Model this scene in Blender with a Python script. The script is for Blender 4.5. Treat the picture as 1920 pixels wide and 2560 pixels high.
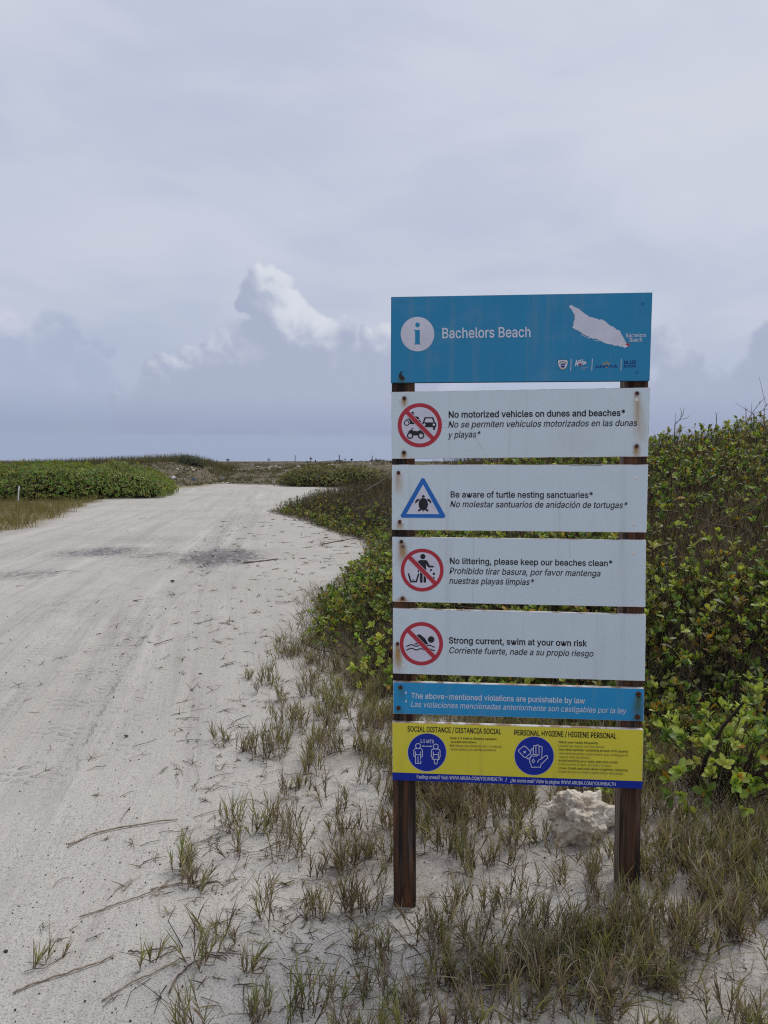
import bpy, bmesh, math, random
import numpy as np
from mathutils import Vector, noise as mnoise
from mathutils.geometry import tessellate_polygon

random.seed(7)
rng = np.random.default_rng(11)
for o in list(bpy.data.objects):
    bpy.data.objects.remove(o)
sc = bpy.context.scene
col = sc.collection

# ------------------------------------------------------------------ camera
FPX, W0, H0, HORIZON = 1775.0, 1920, 2560, 1153.0
EYE = 1.65
PITCH = math.atan((H0 / 2 - HORIZON) / FPX)
cam = bpy.data.cameras.new('camera')
cam.sensor_fit = 'VERTICAL'
cam.sensor_height = 36.0
cam.lens = FPX / H0 * 36.0
cam.clip_start, cam.clip_end = 0.05, 30000
cam_ob = bpy.data.objects.new('camera', cam)
cam_ob.location = (0, 0, EYE)
cam_ob.rotation_euler = (math.pi / 2 - PITCH, 0, 0)
col.objects.link(cam_ob)
sc.camera = cam_ob

# ------------------------------------------------------------------ exposure, sun
sc.view_settings.view_transform = 'Standard'
sc.view_settings.look = 'None'
sc.view_settings.exposure = 0.0
sc.view_settings.gamma = 1.0
sc.cycles.use_denoising = False
sc.cycles.pixel_filter_type = 'BLACKMAN_HARRIS'
sc.cycles.filter_width = 1.15
sc.cycles.use_adaptive_sampling = False
sc.cycles.max_bounces = 6
sc.cycles.diffuse_bounces = 3
sc.cycles.glossy_bounces = 2
sc.cycles.transmission_bounces = 3
sc.cycles.transparent_max_bounces = 4

SUN_EL, SUN_AZ = math.radians(58), math.radians(50)       # azimuth from +Y towards +X
sun = bpy.data.lights.new('sun', 'SUN')
sun.energy = 1.6
sun.angle = math.radians(28)
sun.color = (1.0, 0.955, 0.89)
sun_ob = bpy.data.objects.new('sun', sun)
sd = Vector((math.sin(SUN_AZ) * math.cos(SUN_EL), math.cos(SUN_AZ) * math.cos(SUN_EL), math.sin(SUN_EL)))
sun_ob.rotation_euler = sd.to_track_quat('Z', 'Y').to_euler()
sun_ob.location = (0, 0, 30)
col.objects.link(sun_ob)


class NT:
    """small helper that strings shader nodes together"""
    def __init__(s, tree):
        s.t = tree
        s.n = tree.nodes
        s.l = tree.links

    def put(s, sock, v):
        if isinstance(v, bpy.types.NodeSocket):
            s.l.new(v, sock)
        elif v is not None:
            if hasattr(sock.default_value, '__len__') and isinstance(v, (tuple, list)) and len(v) == 3 and len(sock.default_value) == 4:
                v = (*v, 1.0)
            sock.default_value = v

    def math(s, op, a, b=None, c=None, clamp=False):
        n = s.n.new('ShaderNodeMath')
        n.operation = op
        n.use_clamp = clamp
        for k, v in enumerate((a, b, c)):
            if v is not None:
                s.put(n.inputs[k], v)
        return n.outputs[0]

    def add(s, a, b): return s.math('ADD', a, b)
    def sub(s, a, b): return s.math('SUBTRACT', a, b)
    def mul(s, a, b): return s.math('MULTIPLY', a, b)

    def ramp(s, v, a, b, lo=0.0, hi=1.0, smooth=True):
        n = s.n.new('ShaderNodeMapRange')
        n.interpolation_type = 'SMOOTHSTEP' if smooth else 'LINEAR'
        n.clamp = True
        s.put(n.inputs[0], v)
        for k, q in zip((1, 2, 3, 4), (a, b, lo, hi)):
            s.put(n.inputs[k], q)
        return n.outputs[0]

    def mix(s, f, a, b, mode='MIX'):
        n = s.n.new('ShaderNodeMix')
        n.data_type = 'RGBA'
        n.blend_type = mode
        s.put(n.inputs[0], f)
        s.put(n.inputs[6], a)
        s.put(n.inputs[7], b)
        return n.outputs[2]

    def noise(s, vec, scale, detail=3.0, rough=0.5, dist=0.0, dim='3D'):
        n = s.n.new('ShaderNodeTexNoise')
        n.noise_dimensions = dim
        s.put(n.inputs['Vector'], vec)
        n.inputs['Scale'].default_value = scale
        n.inputs['Detail'].default_value = detail
        n.inputs['Roughness'].default_value = rough
        n.inputs['Distortion'].default_value = dist
        return n.outputs[0]

    def vor(s, vec, scale, feature='F1'):
        n = s.n.new('ShaderNodeTexVoronoi')
        n.feature = feature
        s.put(n.inputs['Vector'], vec)
        n.inputs['Scale'].default_value = scale
        return n.outputs[0]

    def mapping(s, vec, scale=(1, 1, 1), loc=(0, 0, 0), rot=(0, 0, 0)):
        n = s.n.new('ShaderNodeMapping')
        s.put(n.inputs[0], vec)
        n.inputs[1].default_value = loc
        n.inputs[2].default_value = rot
        n.inputs[3].default_value = scale
        return n.outputs[0]

    def comb(s, x, y, z):
        n = s.n.new('ShaderNodeCombineXYZ')
        for k, v in enumerate((x, y, z)):
            s.put(n.inputs[k], v)
        return n.outputs[0]

    def sep(s, v):
        n = s.n.new('ShaderNodeSeparateXYZ')
        s.put(n.inputs[0], v)
        return n.outputs

    def coord(s, name='Object'):
        return s.n.new('ShaderNodeTexCoord').outputs[name]

    def attr(s, name, out='Fac'):
        n = s.n.new('ShaderNodeAttribute')
        n.attribute_name = name
        return n.outputs[out]

    def curve(s, v, pts, handle='AUTO'):
        n = s.n.new('ShaderNodeFloatCurve')
        s.put(n.inputs[1], v)
        c = n.mapping.curves[0]
        c.points[0].location = pts[0]
        c.points[1].location = pts[-1]
        for p in pts[1:-1]:
            c.points.new(*p)
        for p in c.points:
            p.handle_type = handle
        n.mapping.update()
        return n.outputs[0]

    def bump(s, h, strength=0.5, dist=0.01, normal=None):
        n = s.n.new('ShaderNodeBump')
        n.inputs['Strength'].default_value = strength
        n.inputs['Distance'].default_value = dist
        s.put(n.inputs['Height'], h)
        if normal is not None:
            s.l.new(normal, n.inputs['Normal'])
        return n.outputs[0]


# ------------------------------------------------------------------ overcast sky with far cumulus
world = bpy.data.worlds.new('World')
sc.world = world
world.use_nodes = True
world.cycles.sampling_method = 'MANUAL'
world.cycles.sample_map_resolution = 512
T = NT(world.node_tree)
for n in list(T.n):
    T.n.remove(n)
D = T.coord('Generated')
dx, dy, dz = T.sep(D)
az = T.math('ARCTAN2', dx, dy)                      # 0 straight ahead, + to the right
el = T.math('ARCSINE', dz)
P = T.comb(az, el, 0.0)
# thin high overcast: soft streaks
streak = T.noise(T.mapping(D, scale=(1.2, 1.2, 4.0), rot=(0.0, 0.25, 0.3)), 2.2, 4.0, 0.5, 0.4)
base = T.mix(T.ramp(el, 0.02, 0.34), (0.395, 0.460, 0.612), (0.485, 0.550, 0.690))
base = T.mix(T.ramp(el, 0.34, 0.75), base, (0.435, 0.490, 0.690))
dot = T.n.new('ShaderNodeVectorMath')
dot.operation = 'DOT_PRODUCT'
T.put(dot.inputs[0], D)
dot.inputs[1].default_value = sd
toward = dot.outputs['Value']
lit = T.mul(T.ramp(toward, -0.15, 1.0), T.ramp(el, 0.02, 0.42, 0.42, 1.0))
base = T.mix(T.mul(lit, 0.62), base, (0.725, 0.745, 0.820))
base = T.mix(T.ramp(toward, 0.35, -0.9), base, (0.48, 0.52, 0.64))
base = T.mix(T.ramp(streak, 0.42, 0.72, 0.0, 0.42), base, (0.72, 0.725, 0.80))
base = T.mix(T.ramp(streak, 0.30, 0.52, 0.34, 0.0), base, (0.40, 0.46, 0.65))
mott = T.noise(T.mapping(D, scale=(1, 1, 2.2), loc=(3, 1, 0)), 5.0, 5.0, 0.55, 0.5)
base = T.mix(T.ramp(mott, 0.35, 0.70, 0.0, 0.16), base, (0.70, 0.71, 0.80))


def az_of(px):
    return math.atan((px - 960) / FPX)


def el_of(py):
    return math.atan((HORIZON - py) / FPX)


def zz(pts):
    return [(x / 1.693, 640 + y / 1.693, r / 1.693, k, g) for x, y, r, k, g in pts]


def cumulus(base, blobs, edge, opacity, litc, shadec, bodyc, warp, wscale, seed, bottom):
    """a heap of cloud built from billows: (centre px, radius px, how strongly it is modelled by the light)"""
    def n2(scale, detail, lx):
        n = T.n.new('ShaderNodeTexNoise')
        n.noise_dimensions = '2D'
        T.put(n.inputs['Vector'], T.mapping(P, loc=(lx, 3.1 + lx * 0.37, 0)))
        n.inputs['Scale'].default_value = scale
        n.inputs['Detail'].default_value = detail
        n.inputs['Roughness'].default_value = 0.58
        return n.outputs['Color']
    wv = T.n.new('ShaderNodeVectorMath')
    wv.operation = 'MULTIPLY_ADD'
    T.put(wv.inputs[0], n2(wscale, 4.0, seed))
    wv.inputs[1].default_value = (warp, warp, 0)
    T.put(wv.inputs[2], P)
    off = T.n.new('ShaderNodeVectorMath')
    off.operation = 'SUBTRACT'
    T.put(off.inputs[0], wv.outputs[0])
    off.inputs[1].default_value = (warp * 0.5, warp * 0.5, 0)
    Q = off.outputs[0]
    lx, ly = 0.50, 0.866
    qm, s, acc = None, None, None
    for px, py, r, k, glow in blobs:
        r = r / FPX
        v = T.n.new('ShaderNodeVectorMath')
        v.operation = 'SUBTRACT'
        T.put(v.inputs[0], Q)
        v.inputs[1].default_value = (az_of(px), el_of(py), 0)
        d = T.n.new('ShaderNodeVectorMath')
        d.operation = 'DOT_PRODUCT'
        T.put(d.inputs[0], v.outputs[0]); T.put(d.inputs[1], v.outputs[0])
        q = T.math('MULTIPLY_ADD', d.outputs['Value'], -1 / r ** 2, 1.0)
        g = T.n.new('ShaderNodeVectorMath')
        g.operation = 'DOT_PRODUCT'
        T.put(g.inputs[0], v.outputs[0])
        g.inputs[1].default_value = (lx * k / r, ly * k / r, 0)
        si = g.outputs['Value']
        if qm is None:
            qm, s = q, si
        else:
            t = T.ramp(T.sub(q, qm), -0.75, 0.75)
            s = T.math('MULTIPLY_ADD', T.sub(si, s), t, s)
            qm = T.math('MAXIMUM', qm, q)
        if glow:
            gl = T.mul(T.math('MAXIMUM', T.add(q, 1.6), 0.0), glow * 0.25)
            acc = gl if acc is None else T.add(acc, gl)
    wisp = T.mul(T.sub(T.noise(T.mapping(P, loc=(seed, 8, 2)), wscale * 1.6, 3.0, 0.55, 0.0), 0.5), 0.28)
    mask = T.mul(T.ramp(T.add(qm, wisp), 0.02, edge), T.mul(T.ramp(el, bottom - 0.0060, bottom - 0.0025), opacity))
    fine = T.sub(T.noise(P, wscale * 1.1, 5.0, 0.6, 0.6), 0.5)
    s = T.add(T.add(T.mul(s, 0.8), T.mul(fine, 0.95)), T.sub(T.math('MINIMUM', acc, 0.75), 0.06))
    c = T.mix(T.ramp(s, 0.0, 0.85), bodyc, litc)
    c = T.mix(T.ramp(s, 0.0, -0.8, 0.0, 0.8), c, shadec)
    low = T.ramp(el, bottom, bottom + 0.060, 1.0, 0.0)
    c = T.mix(T.mul(low, 0.75), c, (0.305, 0.356, 0.530))
    return T.mix(mask, base, c)


LEFTC = zz([(60, 470, 130, .1, 0), (250, 450, 125, .1, 0), (400, 520, 110, .1, 0), (150, 620, 210, .05, 0), (-90, 560, 220, .1, 0), (420, 640, 150, .05, 0), (-160, 420, 90, .4, .2),
            (-60, 385, 62, .6, .3), (15, 365, 50, .6, .45), (52, 350, 46, .7, .55), (95, 375, 34, .5, .2), (182, 360, 46, .3, 0), (225, 330, 44, .5, .15), (268, 322, 46, .6, .25), (302, 335, 42, .5, .1),
            (318, 385, 56, .3, 0), (385, 412, 40, .5, .25), (440, 412, 42, .4, .15), (480, 440, 34, .3, 0)])
MAINC = zz([(1120, 520, 260, .2, 0), (880, 620, 210, .1, 0), (1380, 560, 280, .2, 0), (1640, 570, 280, .2, 0), (700, 650, 150, .1, 0), (1000, 700, 250, .1, 0), (560, 690, 90, .1, 0),
            (1180, 360, 140, .4, .12), (1150, 260, 112, .4, .20), (1085, 320, 66, .2, -.25), (1040, 440, 95, .3, 0), (920, 490, 95, .3, 0), (780, 540, 85, .3, 0),
            (1056, 215, 54, .5, -.20), (1090, 155, 66, .6, .10), (1105, 108, 58, .8, .40), (1158, 110, 50, .8, .40), (1205, 132, 52, .8, .35), (1180, 180, 80, .5, .35), (1225, 200, 58, .7, .30), (1245, 255, 72, .6, .35), (1295, 300, 74, .6, .40),
            (1350, 325, 62, .6, .40), (1400, 325, 54, .6, .35), (1446, 318, 50, .7, .25), (1482, 345, 44, .5, .10), (1028, 385, 62, .4, .15), (970, 392, 66, .5, .28), (905, 415, 64, .5, .26), (850, 450, 54, .45, .20),
            (800, 446, 46, .5, .24), (752, 482, 50, .4, .16), (702, 480, 54, .6, .34), (652, 504, 46, .5, .20), (508, 628, 40, .3, .08), (548, 650, 42, .3, .1), (1565, 350, 56, .6, .35), (1620, 342, 54, .6, .4), (1690, 365, 66, .5, .3)]) + [
            (1800, 1060, 120, .1, 0), (1690, 1030, 110, .1, 0), (1960, 1060, 130, .1, 0), (1640, 888, 52, .5, .25), (1692, 938, 52, .4, .15), (1940, 905, 76, .2, -.2), (1885, 970, 66, .2, -.1), (2040, 930, 120, .3, 0), (2300, 980, 200, .3, 0)]
BOT = el_of(1087)
haze_low = T.mul(T.ramp(el, BOT - 0.001, BOT + 0.075, 1.0, 0.0), T.ramp(az, 0.35, -0.05, 0.35, 0.9))
base = T.mix(haze_low, base, (0.328, 0.385, 0.535))
c1 = cumulus(base, LEFTC, 0.95, 0.72, (0.660, 0.665, 0.775), (0.345, 0.400, 0.570), (0.405, 0.465, 0.630), 0.026, 22.0, 4.0, BOT)
c2 = cumulus(c1, MAINC, 0.55, 0.93, (0.720, 0.745, 0.825), (0.362, 0.410, 0.560), (0.405, 0.455, 0.598), 0.026, 22.0, 9.0, BOT)
edge_w = T.mul(T.sub(T.noise(T.mapping(P, scale=(1, 2, 1)), 14.0, 3), 0.5), 0.006)
band = T.ramp(T.add(el, edge_w), BOT - 0.0035, BOT + 0.0005, 1.0, 0.0)
c2 = T.mix(T.mul(band, T.ramp(T.noise(T.mapping(P, scale=(1, 3, 1)), 6.0, 3), 0.2, 0.8, 0.85, 1.0)), c2, (0.350, 0.412, 0.572))
# the bright overcast overhead and behind
zen = T.ramp(el, 0.66, 1.15, 1.0, 1.75)
c2 = T.mix(1.0, c2, T.comb(zen, zen, zen), 'MULTIPLY')
sky = T.n.new('ShaderNodeTexSky')
sky.sky_type = 'NISHITA'
sky.sun_disc = False
sky.sun_elevation = SUN_EL
sky.sun_rotation = SUN_AZ
bg1 = T.n.new('ShaderNodeBackground')
T.l.new(sky.outputs[0], bg1.inputs[0])
bg1.inputs[1].default_value = 0.06
bg2 = T.n.new('ShaderNodeBackground')
T.l.new(c2, bg2.inputs[0])
bg2.inputs[1].default_value = 1.0
mx = T.n.new('ShaderNodeMixShader')
mx.inputs[0].default_value = 0.94
T.l.new(bg1.outputs[0], mx.inputs[1])
T.l.new(bg2.outputs[0], mx.inputs[2])
wo = T.n.new('ShaderNodeOutputWorld')
T.l.new(mx.outputs[0], wo.inputs[0])

# ------------------------------------------------------------------ scene helpers


def link(name, me, parent=None, mats=()):
    ob = bpy.data.objects.new(name, me)
    col.objects.link(ob)
    if parent is not None:
        ob.parent = parent
    for m in mats:
        me.materials.append(m)
    return ob


def tag(o, label=None, cat=None, group=None, kind=None):
    if label: o['label'] = label
    if cat: o['category'] = cat
    if group: o['group'] = group
    if kind: o['kind'] = kind
    return o


def empty(name, loc, rz=0.0):
    o = bpy.data.objects.new(name, None)
    o.empty_display_size = 0.1
    o.location = loc
    o.rotation_euler = (0, 0, rz)
    col.objects.link(o)
    return o


def ray(px, py):
    v = (H0 / 2 - py) / FPX
    cp, sp = math.cos(PITCH), math.sin(PITCH)
    return Vector(((px - W0 / 2) / FPX, cp + v * sp, -sp + v * cp))


def principled(name, color=(0.5, 0.5, 0.5), rough=0.7, spec=0.3):
    m = bpy.data.materials.new(name)
    m.use_nodes = True
    t = NT(m.node_tree)
    b = m.node_tree.nodes['Principled BSDF']
    b.inputs['Base Color'].default_value = (*color, 1)
    b.inputs['Roughness'].default_value = rough
    b.inputs['Specular IOR Level'].default_value = spec
    return m, t, b


def K(p):
    """a point read off the photo at 1659 px width -> photo pixels"""
    return p[0] * 1920 / 1659, p[1] * 1920 / 1659


# ------------------------------------------------------------------ value noise
_perm = rng.random((256, 256))


def vnoise(x, y):
    xi, yi = np.floor(x).astype(int), np.floor(y).astype(int)
    fx, fy = x - xi, y - yi
    fx, fy = fx * fx * (3 - 2 * fx), fy * fy * (3 - 2 * fy)
    g = lambda a, b: _perm[a & 255, b & 255]
    return (g(xi, yi) * (1 - fx) + g(xi + 1, yi) * fx) * (1 - fy) + (g(xi, yi + 1) * (1 - fx) + g(xi + 1, yi + 1) * fx) * fy


def fbm(x, y, oct=4):
    s, a, t = 0, 1.0, 0
    for k in range(oct):
        s = s + a * vnoise(x * 2 ** k + 17.3 * k, y * 2 ** k + 9.1 * k)
        t += a
        a *= 0.5
    return s / t - 0.5


def sstep(a, b, v):
    t = np.clip((v - a) / (b - a), 0, 1)
    return t * t * (3 - 2 * t)


# ------------------------------------------------------------------ terrain
def flat_hit(px, py):
    r = ray(px, py)
    k = EYE / -r.z
    return r.x * k, r.y * k


THICKET = [(-3.6, 23.0), (-2.5, 20.2), (-1.55, 18.0), (-0.85, 16.2), (-0.29, 15.0), (-0.10, 12.7), (-0.42, 10.0), (-0.56, 7.9), (-0.50, 6.2),
           (-0.12, 5.2), (0.55, 4.55), (1.36, 3.95), (2.1, 3.75), (4, 3.3), (9, 2.6), (30, 1), (70, 20), (40, 50), (8, 34), (0, 31), (-2.2, 27)]


def poly_dist(x, y, poly, closed=True):
    x, y = np.asarray(x, float), np.asarray(y, float)
    d = np.full(x.shape, 1e9)
    ins = np.zeros(x.shape, bool)
    n = len(poly)
    for i in range(n if closed else n - 1):
        ax, ay = poly[i]
        bx, by = poly[(i + 1) % n]
        ex, ey = bx - ax, by - ay
        t = np.clip(((x - ax) * ex + (y - ay) * ey) / (ex * ex + ey * ey), 0, 1)
        d = np.minimum(d, np.hypot(x - ax - t * ex, y - ay - t * ey))
        if ay != by:
            c = ((ay > y) != (by > y)) & (x < (bx - ax) * (y - ay) / (by - ay) + ax)
            ins ^= c
    return np.where(ins, d, -d) if closed else d


VEG_H = 0.48
SKYLINE = [(690, 22.4, 1264, 0.20), (760, 20.5, 1238, 0.38), (860, 19.0, 1208, 0.46), (920, 18.0, 1192, 0.50), (978, 17.0, 1176, 0.52), (1060, 14.8, 1147, VEG_H), (1200, 13.4, 1120, VEG_H),
           (1400, 12.6, 1098, VEG_H), (1500, 12.2, 1102, VEG_H), (1625, 11.8, 1090, VEG_H), (1760, 11.2, 1064, VEG_H), (1920, 10.7, 1030, VEG_H), (2100, 10.0, 1004, VEG_H), (2400, 9.0, 965, VEG_H)]
_cp = []                                        # ground heights the dune passes through
for px, yy, py, vh in SKYLINE:
    xx = (px - 960) / FPX * yy
    zz_ = EYE + (HORIZON - py) / FPX * yy - vh
    _cp += [(xx, yy, zz_), (xx * 1.22, yy * 1.22, zz_ - 0.22), (xx * 1.6, yy * 1.6, zz_ - 0.45)]
for ax, ay in THICKET[:15] + [(-2.6, 24.5), (-1.5, 28.5)]:
    _cp.append((ax, ay, 0.0))
_cp += [(2.6, 7.0, 1.02), (3.6, 6.4, 1.18), (1.5, 7.6, 0.92), (1.0, 10.5, 1.15), (2.6, 10.2, 1.55), (4.4, 8.8, 1.62), (0.45, 6.4, 0.52), (1.9, 5.2, 0.55), (2.6, 4.8, 0.50), (12, 8, 2.4), (20, 12, 2.6), (30, 30, 1.6), (12, 40, 0.6), (3, 38, 0.2), (0.3, 14.0, 0.75)]
_cp = np.array(_cp)
_phi = lambda r2: np.sqrt(r2 + 0.36)
_A = _phi((_cp[:, None, 0] - _cp[None, :, 0]) ** 2 + (_cp[:, None, 1] - _cp[None, :, 1]) ** 2)
_n = len(_cp)
_M = np.zeros((_n + 1, _n + 1))
_M[:_n, :_n] = _A - 0.05 * np.eye(_n)
_M[:_n, _n] = _M[_n, :_n] = 1
_w = np.linalg.solve(_M, np.append(_cp[:, 2], 0))


def dune_h(x, y):
    h = np.full(x.shape, _w[_n])
    for (a, b, _), k in zip(_cp, _w):
        h = h + k * _phi((x - a) ** 2 + (y - b) ** 2)
    return np.clip(h, 0, 3.2)


def back_base(x):
    return np.interp(x, [-60, -25, -15, -6, -2, 4, 30], [58, 57, 54, 47, 42, 42, 42])


def terrain(x, y):
    x, y = np.asarray(x, float), np.asarray(y, float)
    r = np.hypot(x, y)
    z = 0.10 * fbm(x * 0.25, y * 0.25, 2) * sstep(3, 9, r) + 0.030 * fbm(x * 1.1, y * 1.1, 3)
    z = z * (1 - 0.5 * sstep(25, 60, r))
    z = z - 0.070 * np.exp(-((x - 0.05) / 0.50) ** 2 - ((y - 2.62) / 0.50) ** 2)      # wind scour at the left post
    z = z + 0.055 * np.exp(-((x - 1.35) / 0.75) ** 2 - ((y - 2.9) / 0.9) ** 2)      # the sand banked up round the posts
    z = z + 0.045 * sstep(-0.9, 0.6, x) * sstep(7, 2, y) * fbm(x * 2.3 + 5, y * 2.3, 3) * 2
    s = poly_dist(x, y, THICKET)
    z = z + np.where(s > 0, sstep(0, 0.9, s) * dune_h(x, y), 0) + np.where(s > 0, 0.16 * fbm(x * 0.9 + 3, y * 0.9, 3) * np.clip(s, 0, 1), 0)
    # low dunes behind: the cemetery ridge and, to the left, a grassy mound
    b = (y - back_base(x)) / np.interp(x, [-15, -4, 4], [24, 30, 34])
    zb = 1.52 * sstep(0, 1, b) * (1 + 0.16 * fbm(x * 0.16 + 2, y * 0.16, 3)) + 0.95 * fbm(x * 0.22, y * 0.22, 4) * sstep(0.02, 0.4, b) * sstep(1.15, 0.8, b)
    zb = np.where(y > 84, zb * (1 - sstep(84, 130, y)) - 2.2 * sstep(84, 130, y), zb)
    zm = np.interp(x, [-80, -34, -23, -16.6, -14.6, -13.4], [0.7, 1.0, 1.45, 1.75, 1.25, 0.0]) * np.exp(-((y - 60) / 9.0) ** 2)
    return z + np.where(b > 0, np.maximum(zb, zm), np.maximum(0, zm))


def ground_at(px, py, dmax=90.0):
    """where the sight line through a photo pixel meets the terrain"""
    r = ray(px, py)
    t = np.linspace(1.2, dmax, 6000)
    x, y, z = r.x * t, r.y * t, EYE + r.z * t
    h = terrain(x, y)
    k = np.argmax(z < h) if (z < h).any() else None
    if k is None:
        return None
    return Vector((float(x[k]), float(y[k]), float(h[k])))


def zt(x, y):
    return float(terrain(np.array([x]), np.array([y]))[0])


# wheel tracks: centre lines read off the photo, laid on the flat sand
TRACKS_PX = [
    ([(20, 1730), (90, 1630), (150, 1540), (210, 1450), (262, 1380), (330, 1310), (400, 1255), (470, 1205), (530, 1140), (575, 1090)], 0.20, 1.0),
    ([(-60, 1560), (40, 1470), (110, 1400), (170, 1345), (240, 1290), (330, 1240), (430, 1190), (500, 1135), (545, 1085)], 0.20, 0.65),
    ([(240, 1640), (300, 1520), (350, 1430), (400, 1350), (450, 1290), (520, 1220), (560, 1150)], 0.17, 0.45),
    ([(180, 1620), (250, 1500), (300, 1410), (370, 1320), (430, 1260)], 0.17, 0.35),
    ([(-40, 1210), (60, 1180), (160, 1150), (280, 1115), (400, 1085), (500, 1060)], 0.25, 0.5),
    ([(-40, 1260), (80, 1225), (200, 1180), (320, 1140), (430, 1100), (520, 1066)], 0.25, 0.5),
    ([(430, 1240), (440, 1200), (460, 1150), (500, 1110)], 0.22, 0.9),
]
TRACKS = []
for pts, w, amp in TRACKS_PX:
    TRACKS.append(([flat_hit(*K(p)) for p in pts], w, amp))
STAINS = []                      # damp or oily patches: centre, half sizes along x and y, strength
for (cx, cy), (ex, ey), k in [((470, 1203), (95, 20), 1.0), ((520, 1203), (45, 14), 0.8), ((330, 1200), (120, 10), 0.55), ((215, 1192), (110, 13), 0.75), ((255, 1188), (60, 7), 0.7), ((60, 1243), (120, 16), 0.55),
                              ((330, 1165), (170, 14), 0.35), ((555, 1160), (40, 6), 0.3), ((60, 1195), (140, 20), 0.3), ((330, 1225), (330, 40), 0.30), ((100, 1330), (230, 60), 0.30), ((100, 1500), (240, 120), 0.22)]:
    x0, y0 = flat_hit(*K((cx, cy)))
    xa, _ = flat_hit(*K((cx + ex, cy)))
    _, yb = flat_hit(*K((cx, cy - ey)))
    _, ya = flat_hit(*K((cx, cy + ey)))
    STAINS.append((x0, 0.5 * (ya + yb), xa - x0, 0.5 * (yb - ya), k))


def build_ground():
    rr = np.concatenate([np.linspace(0.04, 0.9, 14)[:-1], 0.9 * np.exp(np.linspace(0, math.log(34 / 0.9), 430))[:-1], 34 * np.exp(np.linspace(0, math.log(6500 / 34), 150))])
    aa = np.concatenate([np.radians(np.linspace(-48, 48, 430)), np.radians(np.linspace(48, 312, 70))[1:-1]])
    R, A = np.meshgrid(rr, aa, indexing='ij')
    X, Y = R * np.sin(A), R * np.cos(A)
    nr, na = X.shape
    x, y = X.ravel(), Y.ravel()
    z = terrain(x, y)
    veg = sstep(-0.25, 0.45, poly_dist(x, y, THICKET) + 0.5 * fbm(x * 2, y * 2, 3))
    bb = (y - back_base(x))
    heath = sstep(-0.5, 2.5, bb + 2.5 * fbm(x * 0.5, y * 0.5, 3))
    heath = np.maximum(heath, sstep(2.2, 0.0, np.abs(y - 60) - 16) * (x < -13.2))
    patch = np.interp(y, [15, 16.5, 17.6, 21.4, 28.7, 33], [-8.9, -8.9, -8.8, -9.5, -11.6, -12])
    lawn = sstep(-0.3, 0.8, patch - x + 1.2 * fbm(x, y, 3)) * (y > 10)
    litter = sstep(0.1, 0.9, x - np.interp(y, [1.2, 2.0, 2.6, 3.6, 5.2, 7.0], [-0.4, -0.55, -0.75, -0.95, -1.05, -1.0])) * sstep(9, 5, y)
    road_c = [flat_hit(*K(p)) for p in ((-420, 2150), (-140, 1750), (60, 1450), (190, 1310), (330, 1200), (430, 1130), (500, 1085), (535, 1058))]
    road_c = [(-1.6, -6.0)] + road_c + [(-15, 62)]
    ys = np.array([p[1] for p in road_c]); xs = np.array([p[0] for p in road_c])
    yy = np.linspace(-6, 62, 400)
    xc = np.interp(yy, ys, xs)
    ker = np.ones(41) / 41
    xc = np.convolve(np.pad(xc, 20, 'edge'), ker, 'valid')
    cx = np.interp(y, yy, xc)
    slope = np.interp(y, yy, np.gradient(xc, yy))
    ru = (x - cx) / np.sqrt(1 + slope ** 2)
    rv = y * np.sqrt(1 + slope ** 2)
    road = sstep(-9.0, -6.0, ru) * sstep(2.9, 1.1, ru) * (1 - sstep(55, 62, y))
    st = 0
    for a, b, e, f, k in STAINS:
        q = ((x - a) / e) ** 2 + ((y - b) / f) ** 2
        st = np.maximum(st, k * np.exp(-q * 0.9))
    tu = np.zeros_like(x); tv = np.zeros_like(x); tm = np.zeros_like(x)
    best = np.full(x.shape, 0.0)
    for pts, w, amp in TRACKS:
        cum = 0
        dd = np.full(x.shape, 1e9); uu = np.zeros_like(x); vv = np.zeros_like(x)
        for (ax, ay), (bx, by) in zip(pts, pts[1:]):
            ex, ey = bx - ax, by - ay
            L = math.hypot(ex, ey)
            t = np.clip(((x - ax) * ex + (y - ay) * ey) / L ** 2, 0, 1)
            sgn = (ex * (y - ay) - ey * (x - ax)) / L
            d = np.hypot(x - ax - t * ex, y - ay - t * ey)
            m = d < dd
            dd = np.where(m, d, dd); uu = np.where(m, sgn, uu); vv = np.where(m, cum + t * L, vv)
            cum += L
        g = amp * np.exp(-(dd / w) ** 4)
        m = g > best
        best = np.where(m, g, best)
        tu = np.where(m, uu / w, tu); tv = np.where(m, vv, tv); tm = np.where(m, g, tm)
        z = z - 0.018 * amp * np.exp(-(dd / w) ** 4) + 0.010 * amp * np.exp(-((dd - w * 1.35) / (w * 0.35)) ** 2)
    V = np.column_stack([x, y, z])
    i = np.arange(nr - 1)[:, None]
    j = np.arange(na)[None, :]
    j2 = (j + 1) % na
    F = np.stack([i * na + j, i * na + j2 + 0 * i, (i + 1) * na + j2, (i + 1) * na + j], -1).reshape(-1, 4)
    me = quad_mesh('ground', V, F[:, ::-1])
    tip = list(range(na))
    for nm, arr in (('veg', veg), ('heath', heath), ('lawn', lawn), ('stain', st), ('litter_cover', litter), ('ru', ru), ('rv', rv), ('road', road), ('tu', tu), ('tv', tv), ('tm', tm)):
        at = me.attributes.new(nm, 'FLOAT', 'POINT')
        at.data.foreach_set('value', np.asarray(arr, np.float32))
    return me


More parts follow.
